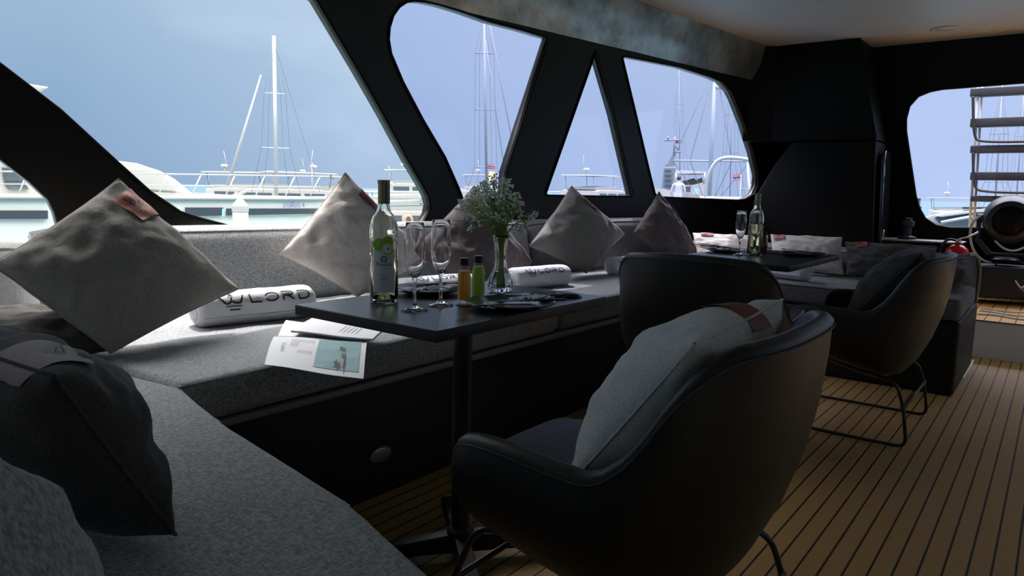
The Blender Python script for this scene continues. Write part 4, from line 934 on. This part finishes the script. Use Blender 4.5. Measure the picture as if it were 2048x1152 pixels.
g = MB(); P = smoothpts([onX(1962,430,6.5), onX(1943,445,6.45), onX(1939,475,6.42), onX(1948,505,6.45), onX(1966,522,6.56), Vector((6.70,.40,.56))], 3); g.tube(P, .009, 8); tag(g.build('power_cable', m_cable, smooth=True), 'thick white cable hanging beside the stage light', 'cable')
g = MB(); P = smoothpts([onX(1990,482,6.5), onX(2010,500,6.46), onX(2035,502,6.46), onX(2060,488,6.5)], 3); g.tube(P, .008, 8); tag(g.build('power_cable', m_cable, smooth=True), 'short white cable looped below the lamp head of the stage light', 'cable')
rnd = random.Random(3)
for k, lab in enumerate(('pale cable curled on the platform in front of the rolling case', 'thin pale cable trailing along the platform edge', 'loose pale cable under the rolling case')):
    P = [Vector((5.85+.14*k+.05*math.sin(i*1.3+k), .40-i*.07, .2585+.003*k)) for i in range(12)]; g = MB(); g.tube(smoothpts(P, 2), .006, 6); tag(g.build('floor_cable', m_cable, smooth=True), lab, 'cable', 'floor cables')
# grey sheet on the floor at the bench end
K = [onZ(*q, .002) for q in [(1928,719),(1949,721),(1928,757),(1922,754)]]
b = MB(); b.prism(K, (0,0,.004)); tag(b.build('floor_sheet', m_riser), 'pale grey sheet lying on the deck at the end of the aft bench', 'sheet')

# ================================================================== OUTSIDE
b = MB(); b.add([(-1500,-1500,-1.25),(1500,-1500,-1.25),(1500,1500,-1.25),(-1500,1500,-1.25)], [(0,1,2,3)])
m_sea = mat('sea_water', rgb(70, 100, 110), .12, bump=1.0, bscale=1.2); o = b.build('sea', m_sea); o['kind'] = 'structure'
b = MB(); b.box((-3.4,-2.75,-1.2),(7.6,3.05,-.06)); o = b.build('floor_hull', m_white2); struct(o)
WZ = -1.25
# ladder outside the aft window
lad = thing('boarding_ladder', 'steel ladder with black treads outside the aft window', 'ladder', (8.0, .45, .25))
XL = 8.0
yl = onX(1942,300,XL).y; yr = yl-.62
for px in ((1950,175),(1958,175)):
    a = onX(px[0], 168, XL+(.06 if px[0] > 1950 else 0)); c_ = onX(px[0]-2, 455, XL+(.06 if px[0] > 1950 else 0)); b = MB(); b.tube([a+Vector((0,0,.6)), Vector((c_.x, c_.y, .0))], .012, 10); b.build('side_rail', m_alu, lad, smooth=True)
b = MB(); b.tube([(XL,yr,2.7),(XL,yr,0)], .012, 10); b.build('side_rail', m_alu, lad, smooth=True)
for y0, y1 in ((177,193),(237,254),(291,306),(344,360),(391,403)):
    a = onX(1941, y0, XL-.05); c_ = onX(1941, y1, XL-.05)
    b = MB(); b.box((XL-.05, yr, c_.z), (XL+.07, a.y-.0, a.z)); tr = b.build('tread', m_ladder, lad, bevel=.008)
for y0, y1 in ((193,285),(306,384)):
    a = onX(1946, y0, XL-.06); c_ = onX(1946, y1, XL-.06); b = MB(); P = smoothpts([a, c_+Vector((0,.0,.05)), c_+Vector((0,-.06,0)), Vector((c_.x, yr, c_.z))], 3); b.tube(P, .012, 10); b.build('hand_loop', m_steelb, lad, smooth=True)

def hull_rings(L, B_, zd, zw, bow=.32, sheer=.25, n=22):
    """stations from stern (x=0) to bow (x=L), deck height zd, half-beam B_"""
    R = []
    for i in range(n+1):
        q = i/n; x = q*L; k = 1 if q < 1-bow else math.sqrt(max(0.0, 1-((q-(1-bow))/bow)**2.2))
        w = max(.015, B_*k); zz = zd+sheer*max(0, q-.4)**1.5*2; fl = (1-k)*.25*L*.12
        R.append([Vector((x+fl, w, zz)), Vector((x+fl*.6, w*.97, zz-.35*(zd-zw))), Vector((x, w*.85, zw)), Vector((x-.0, w*.5, zw-.3)), Vector((x, 0, zw-.4)),
                  Vector((x, -w*.5, zw-.3)), Vector((x, -w*.85, zw)), Vector((x+fl*.6, -w*.97, zz-.35*(zd-zw))), Vector((x+fl, -w, zz))])
    return R
def place(o, pos, rz): o.location = pos; o.rotation_euler = (0,0,rz)

# ---- moored motor yacht alongside (bow to the right)
YY = 12.0
ny = thing('motor_yacht', 'large white motor yacht moored alongside, with Thai lettering at its bow', 'yacht', (onY(0,393,YY).x, YY+2.2, WZ))
g0 = onY(0,394,YY).z; xb = onY(664,397,YY).x+1.1; L = xb+6
loc = Vector((xb-L, YY+2.1, 0)); R = hull_rings(L, 2.1, g0, WZ, bow=.16, sheer=.0)
b = MB(); b.loft([[p+loc for p in r] for r in R]); b.build('hull', m_hull, ny, smooth='auto')
b = MB(); P = [Vector((r[8].x, r[8].y-.015, r[8].z))+loc for r in R]; b.tube(P, .045, 8); b.build('rub_rail', m_white, ny, smooth=True)
def hull_y(x):      # outer face of the near side at x
    q = (x-loc.x)/L; bow = .16; k = 1 if q < 1-bow else math.sqrt(max(0, 1-((min(q, 1)-(1-bow))/bow)**2.2)); return loc.y-max(.015, 2.1*k)
def hs(px, py, off=.03):  # point on the side plane, pushed to the real hull face
    p = onY(px, py, YY)
    for _ in range(6): p = onY(px, py, hull_y(p.x)+.03*((g0-p.z))-off)
    return p
def strip(x0, x1, ya0, yb0, ya1, yb1, name, m, off=.03, n=24):
    b = MB(); b.grid(lambda u, v: hs(x0+(x1-x0)*u, (ya0+(yb0-ya0)*v)*(1-u)+(ya1+(yb1-ya1)*v)*u, off), n, 1); return b.build(name, m, ny, smooth=True)
strip(-60,96,421,438,421,438, 'hull_window_band', m_stripe); strip(370,447,415,433,415,431, 'hull_window_band', m_stripe); strip(452,650,417,431,417,427, 'hull_window_band', m_stripe)
strip(444,449,432,418,432,417, 'painted_slash', m_cyan, .04, 2)
for body, x0, x1, yb_, hh, m in (('จาเพียง', 566, 600, 414.5, 11, m_blue), ('4', 604, 609, 414.5, 9.5, m_blue), ('PHUKET', 612, 620, 411, 3.0, m_ink2), ('591210', 626, 638, 411, 3.5, m_ink2)):
    if body == 'PHUKET': body = 'ภูเก็ต'
    V, Fc = text2d(body, 1)
    xs = [v[0] for v in V]; ys = [v[1] for v in V]; a, c_ = min(xs), max(xs); y0 = 0; y1 = max(ys)
    b = MB(); b.add([hs(x0+(x1-x0)*(vx_-a)/(c_-a), yb_-hh*(vy_)/(y1), .05) for vx_, vy_ in V], Fc); b.build('hull_name', m, ny, doubles=False)
# superstructure: domed cabin
def side(pts): return [onY(x, y, YY+.9) for x, y in pts]
sup = side([(-160,390),(-160,300),(60,318),(215,322),(245,321),(285,326),(320,338),(350,356),(375,378),(392,393)])
b = MB(); n = len(sup); ringA = [p.copy() for p in sup]; rings = []
for k, w in ((0,.0),(.25,-.12),(1.0,-.25),(1.9,-.12),(2.2,0)):
    rings.append([Vector((p.x, YY+.9+k, g0+(p.z-g0)*(1-(0.06 if k in (0,2.2) else 0))) ) for p in sup])
b.loft(rings); b.build('cabin', m_white, ny, smooth='auto')
def sp(pts, name, m, d=.03):
    P = [onY(x, y, YY+.86) for x, y in pts]; b = MB(); b.prism(P, (0,d,0)); return b.build(name, m, ny, bevel=.004)
sp([(5,335),(30,336),(52,352),(50,361),(8,360)], 'cabin_window', m_tint); sp([(8,364),(48,364),(58,378),(18,378)], 'cabin_window', m_tint)
sp([(262,345),(310,350),(348,372),(355,382),(262,376)], 'windscreen_panel', m_white2, .02)
sp([(255,382),(300,384),(372,387),(374,391),(255,389)], 'deck_moulding', m_white2, .02)
fl = [onY(x, y, YY+.6) for x, y in [(-140,120),(20,150),(48,166),(100,174),(70,190),(30,200),(-140,190)]]
b = MB(); b.prism(fl, (0,2.6,0)); b.build('hardtop', m_white, ny, bevel=.03)
b = MB(); b.prism([onY(x, y, YY+.9) for x, y in [(-120,195),(-60,195),(-40,310),(-120,310)]], (0,1.9,0)); b.build('hardtop_support', m_white, ny)
for y_off in (343, 368):
    b = MB(); P = [onY(x, y_off+(x)*.0155*(1 if y_off == 343 else .6), YY+.12) for x in range(-40, 650, 40)]; P = [p for p in P]; b.tube(P, .014 if y_off == 343 else .009, 6); b.build('guard_rail', m_rail, ny, smooth=True)
for x in (-30, 55, 255, 335, 402, 470, 530, 590, 640):
    a = onY(x-24+12, 392, YY+.12); a = onY(x-20, 394, YY+.12); c_ = onY(x, 343+x*.0155, YY+.12); b = MB(); b.tube([a, c_], .012, 6); b.build('stanchion', m_rail, ny, smooth=True)
# piling
p = onY(480, 400, 10.2); t = thing('mooring_pile', 'round concrete mooring pile with a white cone cap', 'pile', (p.x, 10.2, WZ))
k = 31/F*(Vector((p.x,10.2)).length)*1.0/2*.93
z1 = onY(480,421,10.2).z; z2 = onY(480,412,10.2).z; z3 = onY(480,393,10.2).z
b = MB(); b.lathe([(0,-.5),(k*.97,-.5),(k*.97,z1-WZ),(0,z1-WZ)], n=28); local_part(b, 'pile_shaft', m_conc, t, smooth='auto')
b = MB(); b.lathe([(k*1.03,z1-WZ-.02),(k*1.06,z2-WZ),(.01,z3-WZ),(0,z3-WZ)], n=28); local_part(b, 'cone_cap', m_white, t, smooth='auto')

# ---- generic motor yacht builder, real size, local frame: stern at x=0, bow +x
def small_yacht(L=13, B_=2.0, label='', top=True, arch=True, group='yachts in the marina', deck=1.55, win=m_tint):
    t = thing('motor_yacht', label, 'yacht', (0,0,0), group)
    b = MB(); b.loft(hull_rings(L, B_, deck, 0, .45, .35)); local_part(b, 'hull', m_white, t, smooth='auto')
    for s in (-1, 1):
        b = MB(); b.grid(lambda u, v: Vector((L*(.12+.55*u), s*(B_*(1 if u < .7 else math.sqrt(max(0,1-((.12+.55*u-.55)/.45)**2.2)) if (.12+.55*u) > .55 else 1)+.02), deck*(.52+.16*v)-.0)), 16, 1); local_part(b, 'hull_window_band', m_stripe, t, smooth=True)
    prof = [(L*.10,deck),(L*.10,deck+1.05),(L*.16,deck+1.15),(L*.50,deck+1.15),(L*.72,deck+.1),(L*.74,deck)]
    rg = [[Vector((x, y, deck+(z-deck)*k)) for x, z in prof] for y, k in ((-B_*.8,.95),(-B_*.7,1),(B_*.7,1),(B_*.8,.95))]
    b = MB(); b.loft(rg); local_part(b, 'cabin', m_white, t, smooth='auto')
    for s in (-1, 1):
        for x0, x1, sl_ in ((.14,.24,0),(.26,.38,0),(.40,.52,.06)):
            b = MB(); b.prism([(L*x0, s*B_*.79, deck+.45), (L*(x1+sl_), s*B_*.79, deck+.45), (L*x1, s*B_*.79, deck+.88), (L*x0, s*B_*.79, deck+.88)], (0,s*.03,0)); local_part(b, 'cabin_window', win, t)
    if top:
        b = MB(); b.prism([(L*.12,-B_*.65,deck+1.15),(L*.42,-B_*.65,deck+1.15),(L*.46,-B_*.65,deck+1.5),(L*.12,-B_*.65,deck+1.35)], (0,B_*1.3,0)); local_part(b, 'flybridge_coaming', m_white2, t)
        b = MB(); b.prism([(L*.08,-B_*.7,deck+2.25),(L*.42,-B_*.7,deck+2.32),(L*.47,-B_*.7,deck+2.2),(L*.08,-B_*.7,deck+2.17)], (0,B_*1.4,0)); local_part(b, 'hardtop', m_white, t, bevel=.02)
        for x, y in ((.12,-1),(.12,1),(.40,-1),(.40,1)):
            b = MB(); b.tube([(L*x, y*B_*.6, deck+1.3),(L*(x-.01), y*B_*.6, deck+2.2)], .03, 6); local_part(b, 'hardtop_post', m_alu, t, smooth=True)
    if arch:
        z0 = deck+(2.3 if top else 1.15)
        b = MB(); b.tube([(L*.2,0,z0),(L*.2,0,z0+.4)], .05, 8); local_part(b, 'mast', m_white, t, smooth=True)
        b = MB(); b.sphere((L*.2,.0,z0+.42), (.26,.26,.11), 12, 6); local_part(b, 'radar_dome', m_white, t, smooth=True)
        b = MB(); b.tube([(L*.22,.3,z0),(L*.2,.3,z0+1.5)], .014, 5); local_part(b, 'whip_antenna', m_white, t, smooth=True)
    b = MB()
    for s in (-1, 1):
        P = [r[0 if s > 0 else 8]+Vector((0,-s*.08,.55)) for r in hull_rings(L, B_, deck, 0, .45, .35)[10:]]; b.tube(P, .018, 5)
        for p in P[::2]: b.tube([p, p-Vector((0,0,.55))], .014, 4)
    local_part(b, 'bow_rail', m_rail, t, smooth=True)
    return t
def far(px, dist):   # point on the water at horizontal distance dist in the direction of pixel column px
    d = ray(px, 384); d.z = 0; d.normalize(); return Vector((d.x*dist, d.y*dist, WZ))
Y1 = small_yacht(label='white flybridge yacht far behind the pale cone-capped pile, left of the tall mast')
def head(px, extra): d = ray(px, 384); return math.atan2(d.y, d.x)-PI/2+math.radians(extra)
place(Y1, far(372, 44), head(372, 0)); Y1.scale = (.78, .78, .78)
def yacht(px, dist, ex, label, z=0, sc=.78):
    c = copy_tree(Y1); place(c, far(px, dist)+Vector((0,0,z)), head(px, ex)); c['label'] = label; c.scale = (sc, sc, sc); return c
yacht(545, 52, 3, 'white yacht with a radar mast right behind the tall mast')
yacht(705, 40, 180, 'white yacht left of the cream cushion peak, bow pointing left')
yacht(690, 27, 4, 'white yacht seen low between the cream cushion peak and the bottle', -.2, .62)
yacht(745, 62, -4, 'white yacht with a dome seen above the bottle shoulder', 0, 1.0)
yacht(905, 74, 5, 'white yacht low in the second window behind the flowers', 0, 1.0)
yacht(1140, 50, 62, 'white flybridge yacht in the triangular window', 0, .92)
yacht(1225, 66, 0, 'distant white yacht at the right corner of the triangular window', 0, .7)
yacht(1462, 80, 0, 'small distant white yacht beneath the Thai flag in the fourth window', 0, .8)
yacht(1832, 56, 4, 'white yacht at the lower left corner of the aft window', -.2, .70)
yacht(130, 84, 0, 'white yacht far off beyond the moored motor yacht', 0, .8)
# ---- masts
def mast(px, ytop, ybot, dist, r, label, lean=0, spread=((.45,.6),(.72,.45)), hull=True, m=m_alu, stays=True, hx=10, rz=0):
    base = far(px, dist); top = onlen(px+lean, ytop, dist); 
    t = thing('sailing_boat', label, 'sailboat', tuple(base), 'sailing boats with bare masts')
    T = top-base
    b = MB(); b.tube([(0,0,1.0), tuple(T)], r, 10, r1=r*.8); local_part(b, 'mast', m, t, smooth=True)
    rt = Vector((AX[0]*0+ray(px,384).y, -ray(px,384).x, 0)).normalized()
    for q, w in spread:
        c0 = T*q; b = MB(); b.tube([c0-rt*w, c0+rt*w], .025, 6); local_part(b, 'spreader', m, t, smooth=True)
    if stays:
        for s, e in ((-1,1.3),(1,1.3),(-1,.7),(1,.7)):
            b = MB(); P = [T*.98]+[T*q+rt*s*w*e/1.3 for q, w in reversed(spread)]+[rt*s*1.2*e/1.3+Vector((0,0,1.2))]; b.tube(P, .010, 4); local_part(b, 'shroud', m_rope, t, smooth=True)
    if hull:
        rg = hull_rings(hx, 1.4, 1.1, 0, .5, .3); b = MB(); b.loft([[p-Vector((hx*.55,0,0)) for p in r_] for r_ in rg]); h = local_part(b, 'hull', m_white, t, smooth='auto'); h.rotation_euler = (0,0,head(px, rz))
        b = MB(); b.loft([[Vector((x, y, 1.1+(z-1.1)*k)) for x, z in ((-3,1.1),(-2.8,1.7),(1.2,1.7),(2.6,1.1))] for y, k in ((-.8,.9),(-.6,1),(.6,1),(.8,.9))]); h = local_part(b, 'cabin', m_white2, t, smooth='auto'); h.rotation_euler = (0,0,head(px, rz))
    return t, T, rt
def onlen(px, py, dist):
    d = ray(px, py); k = dist/math.hypot(d.x, d.y); return EYE+d*k
t, T, rt = mast(552, 72, 385, 34, .095, 'sailing boat with the tallest white mast, in the big open window', -4, hull=True)
b = MB(); a = onlen(522,150,34)-Vector(t.location); c_ = onlen(455,372,34)-Vector(t.location); b.tube([a, a.lerp(c_,.5), c_], .03, 8, r1=.075); local_part(b, 'furled_sail', m_white, t, smooth=True)
b = MB(); b.tube([T*.97, onlen(640,385,34)-Vector(t.location)], .012, 4); local_part(b, 'backstay', m_rope, t)
mast(624, 325, 385, 64, .05, 'sailing boat with a thin low mast right of the tallest mast', 0, ((.5,.3),), stays=False)
t, T, rt = mast(975, 20, 385, 32, .065, 'sailing boat with a slim dark mast in the second window, flying two flags', -7, ((.33,.5),(.58,.45),(.82,.4)), m=m_grey)
fz = onlen(975, 338, 32)-Vector(t.location)
def flag(t, at_, rt, w, h, dz=0):
    k = h/6
    for z0, z1, m in ((0,1,m_flagr),(1,2,m_white),(2,4,m_flagb),(4,5,m_white),(5,6,m_flagr)):
        b = MB(); b.grid(lambda u, v: at_+rt*(w*u)+Vector((0,0,dz+k*(z0+(z1-z0)*v)+.05*h*math.sin(6*u)))+Vector((.03*h*math.sin(7*u),0,0)), 10, 1); local_part(b, 'flag', m, t, smooth=True)
flag(t, fz, rt, .32, .22); b = MB(); b.grid(lambda u, v: fz+rt*(.08+.24*u)+Vector((0,0,-.55+.45*v)), 4, 4); local_part(b, 'yellow_flag', m_flagy, t)
# dark heavy stay crossing the second window
a = onlen(978, 40, 24); c_ = onlen(1028, 300, 24); dd = (c_-a); a2 = a-dd*.4; c2_ = c_+dd*.65
t, T, rt = mast(1040, 395, 396, 24, .03, 'nearer sailing boat whose dark stays cross the second window', 0, (), hull=True, stays=False)
for p0, p1, r in ((a2, c2_, .022), (onlen(968,60,24), onlen(1012,360,24), .014)):
    b = MB(); b.tube([p0-Vector(t.location), p1-Vector(t.location)], r, 6); local_part(b, 'stay', m_grey, t, smooth=True)
t, T, rt = mast(1420, 120, 395, 20, .062, 'sailing boat with a thick grey mast in the fourth window', 12, ((.32,.0),(.55,1.0),), m=mat('grey_mast', rgb(104,112,126), .5))
b = MB(); q = T*.88; b.tube([q, q+rt*.35], .05, 8); b.sphere(q+rt*.38, .09, 8, 5); local_part(b, 'radar_bracket', m_white, t, smooth=True)
for x0, y0, x1, y1 in ((1340,150,1290,330),(1370,140,1365,300),(1408,165,1370,250),(1440,165,1446,390),(1452,200,1450,390),(1468,180,1466,385)):
    pass
mast(1462, 150, 390, 52, .035, 'distant sailing boat right of the thick grey mast', 3, ((.5,.5),(.75,.4)), m=m_grey)
mast(1362, 130, 390, 72, .05, 'distant sailing boat behind the dark patrol ship', -4, ((.5,.5),(.75,.4)), m=m_grey)
mast(1995, 170, 420, 46, .05, 'sailing boat behind the ladder in the aft window', 10, ((.4,.5),(.7,.4)), m=m_grey)
mast(2036, 190, 420, 74, .05, 'second sailing boat behind the ladder near the right edge', 12, ((.4,.5),(.7,.4)), m=m_grey)
# ---- dark ship tower in the fourth window
D = 60; sc0 = thing('patrol_ship', 'grey ship with a tall dark tower mast in the fourth window', 'ship', tuple(far(1345, D)), None); O = Vector(sc0.location)
q = lambda x, y, d_=D: onlen(x, y, d_)-O
dv = ray(1345,384); dv.z = 0; dv.normalize()
def shp(pts, name, m, dep=2.0, d_=D): b = MB(); b.prism([q(x, y, d_) for x, y in pts], dv*dep); return local_part(b, name, m, sc0)
shp([(1323,383),(1328,334),(1352,334),(1343,383)], 'tower', m_grey, 2.5)
for yy_ in (340, 350, 360, 370): shp([(1330,yy_),(1343,yy_),(1342,yy_+5),(1329,yy_+5)], 'tower_window', m_tint, .05, D-.3)
shp([(1329,332),(1337,326),(1343,312),(1348,308),(1349,334)], 'funnel', m_grey, 1.5); shp([(1327,333),(1352,333),(1352,336),(1327,336)], 'tower_deck', m_white, 3)
for a, c_ in (((1348,310),(1350,273)),((1329,281),(1362,280)),((1346,304),(1362,304)),((1350,290),(1358,300)),((1336,272),(1336,281))):
    b = MB(); b.tube([q(*a), q(*c_)], .07, 6); local_part(b, 'signal_mast', m_grey, sc0, smooth=True)
shp([(1351,282),(1358,282),(1358,284),(1351,284)], 'ship_flag', m_flagr, .05); shp([(1351,284),(1358,284),(1358,286.5),(1351,286.5)], 'ship_flag', m_flagb, .05)
shp([(1300,374),(1330,377),(1420,385),(1420,438.5),(1300,438.5)], 'hull', m_white2, 4)
# ---- boat with canopy and person, in the fourth window
D2 = 30; O2 = far(1375, D2); bt = thing('canopy_boat', 'white cruiser with a flat grey canopy in the fourth window', 'yacht', tuple(O2)); dv2 = ray(1375,384); dv2.z = 0; dv2.normalize()
def shp2(pts, name, m, dep=1.6, d_=D2, base=None, bev=0):
    b = MB(); b.prism([onlen(x, y, d_)-O2 for x, y in pts], dv2*dep); return local_part(b, name, m, bt, bevel=bev)
shp2([(1350,343),(1356,340),(1412,343),(1414,346),(1400,347),(1352,347)], 'canopy', m_canvas, 2.2)
shp2([(1366,371),(1384,371),(1408,364),(1418,364),(1418,424),(1360,424)], 'superstructure', m_white, 2.4)
shp2([(1366,373),(1381,373),(1381,384),(1366,384)], 'dark_window', m_tint, .06, D2-.25); shp2([(1387,376),(1399,377),(1397,389),(1386,388)], 'blue_window', mat('blue_window', rgb(130,160,196), .2), .06, D2-.25)
shp2([(1366,361),(1372,361),(1388,356),(1392,360),(1404,355),(1406,364),(1386,369),(1366,369)], 'helm_seats', mat('brown_canvas', rgb(96,88,84), .8), 1.0, D2+.5)
deckz = onlen(1357, 441, 28).z
b = MB(); b.prism([onlen(x, 384, 26.5)*1.0 for x in ()] or [Vector((p.x-O2.x, p.y-O2.y, 0)) for p in (onlen(1312,384,26), onlen(1440,384,26), onlen(1440,384,33), onlen(1312,384,33))], (0,0,deckz-O2.z-.02)); local_part(b, 'hull', m_white, bt, bevel=.05)
shp2([(1310,377),(1330,378),(1352,384),(1352,432),(1316,432)], 'bow_bulwark', m_white, 1.2, 30)
for a, c_ in (((1352,346),(1352,372)),((1410,346),(1408,366))):
    b = MB(); b.tube([onlen(*a, D2)-O2, onlen(*c_, D2)-O2], .04, 6); local_part(b, 'canopy_post', m_alu, bt, smooth=True)
# person in white shirt at the rail
pp_ = onlen(1357, 372, 28.0); pe = thing('person', 'person in a white shirt standing on the cruiser in the fourth window', 'person', (pp_.x, pp_.y, deckz))
me = bpy.data.meshes.new('body'); k = onlen(1357,351,28.0).z-deckz
J = [(0,0,.52,.085),(0,0,.64,.08),(0,0,.75,.095),(0,0,.815,.06),(0,0,.845,.032),(0,0,.90,.045),(0,0,.95,.045),(.115,0,.79,.04),(.15,.02,.63,.03),(.12,.10,.52,.022),(-.115,0,.79,.04),(-.15,.02,.63,.03),(-.12,.10,.52,.022),(.055,0,.46,.06),(.06,.01,.26,.042),(.06,0,.05,.03),(.06,.06,.02,.025),(-.055,0,.46,.06),(-.06,.01,.26,.042),(-.06,0,.05,.03),(-.06,.06,.02,.025)]
me.from_pydata([(x*k, y*k, z*k) for x, y, z, r in J], [(0,1),(1,2),(2,3),(3,4),(4,5),(5,6),(3,7),(7,8),(8,9),(3,10),(10,11),(11,12),(0,13),(13,14),(14,15),(15,16),(0,17),(17,18),(18,19),(19,20)], [])
o = bpy.data.objects.new('body', me); C.objects.link(o); o.parent = pe
md = o.modifiers.new('skin', 'SKIN'); 
for v, j in zip(me.skin_vertices[0].data, J): v.radius = (j[3]*k, j[3]*k*.8)
me.skin_vertices[0].data[0].use_root = True; o.modifiers.new('sub', 'SUBSURF').levels = 1; me.materials.append(m_shirt)
b = MB(); b.sphere((0,-.006*k,.945*k), (.05*k,.055*k,.056*k), 12, 8); local_part(b, 'hair', m_hair, pe, smooth=True)
pe.rotation_euler = (0,0,math.atan2(pp_.y, pp_.x)-PI/2)
# ---- chrome targa arch close outside the fourth window
DA = 12; OA = far(1450, DA); ar = thing('targa_arch', 'bright tubular arch of a nearby boat in the fourth window', 'arch', tuple(OA))
for off, r in ((0,.030),):
    P = smoothpts([onlen(x+off*2, y+off, DA)-OA for x, y in [(1409,470),(1410,385),(1416,350),(1430,324),(1448,315),(1475,316),(1500,320),(1530,326)]], 3); b = MB(); b.tube(P, r, 10); local_part(b, 'arch_tube', m_alu, ar, smooth=True)
b = MB(); b.tube([onlen(1495,320,DA)-OA, onlen(1503,470,DA)-OA], .022, 8); local_part(b, 'arch_leg', m_alu, ar, smooth=True)
b = MB(); b.tube([onlen(1400,396,DA)-OA, onlen(1560,400,DA)-OA], .03, 8); b.box(tuple(onlen(1405,470,DA)-OA+Vector((-.3,-.3,-.6))), tuple(onlen(1560,470,DA)-OA+Vector((.3,.3,-.1)))); local_part(b, 'boat_gunwale', m_white, ar)
# Thai flag
Of = far(1482, 40); t = thing('flag', 'Thai flag on a thin pole in the fourth window', 'flag', tuple(Of)); rt = Vector((ray(1482,384).y, -ray(1482,384).x, 0)).normalized()
b = MB(); b.tube([Vector((0,0,0)), onlen(1482,349,40)-Of], .02, 5); local_part(b, 'pole', m_alu, t, smooth=True)
flag(t, onlen(1482,361,40)-Of-rt*.0, -rt, .42, .30)
# boat at the triangular window: extra canopy already on its yacht; life ring on the near-left yacht
O3 = far(815, 20); t = thing('life_ring', 'orange and white life ring by the edge of the open window', 'life ring', tuple(onlen(817,441,20)))
b = MB(); nrm = Vector((ray(815,384).x, ray(815,384).y, 0)).normalized(); sdv = Vector((nrm.y,-nrm.x,0))
P = [sdv*(.10*math.cos(2*PI*i/24))+Vector((0,0,.13*math.sin(2*PI*i/24))) for i in range(25)]; b.tube(P, .03, 8, cap=False); local_part(b, 'ring', mat('ring_orange', rgb(232,120,80), .5), t, smooth=True)
b = MB(); b.tube([P[0]*1.2, P[6]*1.2, P[12]*1.2, P[18]*1.2, P[0]*1.2], .015, 6); local_part(b, 'grab_line', m_white, t, smooth=True)
# ---- dark-sided superyacht bow in aft window
DS = 30; OS = far(1900, DS); t = thing('superyacht', 'sleek superyacht with dark glazing low in the aft window', 'yacht', tuple(OS)); dvs = ray(1900,384); dvs.z = 0; dvs.normalize()
def sh3(pts, name, m, dep=2.5, d_=DS): b = MB(); b.prism([onlen(x, y, d_)-OS for x, y in pts], dvs*dep); return local_part(b, name, m, t)
sh3([(1850,436),(1870,430),(1960,417),(2060,412),(2080,470),(1850,470)], 'hull', m_white2); sh3([(1868,436),(1890,429),(1950,424),(2060,420),(2060,448),(1880,447)], 'dark_glazing', m_tint, .1, DS-.4); sh3([(1872,432),(1950,421),(2060,416),(2060,420),(1950,425),(1882,434)], 'upper_deck', m_white, 2.4, DS-.6); sh3([(1926,414),(1975,414),(1975,418),(1926,418)], 'top_deck', m_ladder, 2)
b = MB(); b.tube([onlen(1882,445,DS-1)-OS, onlen(1945,433,DS-1)-OS], .06, 6); local_part(b, 'boom', m_white, t, smooth=True)
for (x, y0, y1) in ((1831,382,432),(1836,405,432)):
    O4 = far(x, 70 if x == 1831 else 82); t = thing('signal_tower', 'small dark tower on the shore at the left edge of the aft window' if x == 1831 else 'lower dark tower beside the taller one in the aft window', 'tower', tuple(O4))
    b = MB(); z1 = onlen(x, y0, 70).z-WZ; b.lathe([(0,0),(.5,0),(.45,z1*.8),(.12,z1*.85),(.05,z1)], n=10); local_part(b, 'tower_shaft', m_grey, t, smooth='auto')
    b = MB(); b.lathe([(0,z1*.8),(.7,z1*.8),(.7,z1*.82),(0,z1*.82)], n=12); local_part(b, 'gallery', m_white, t)
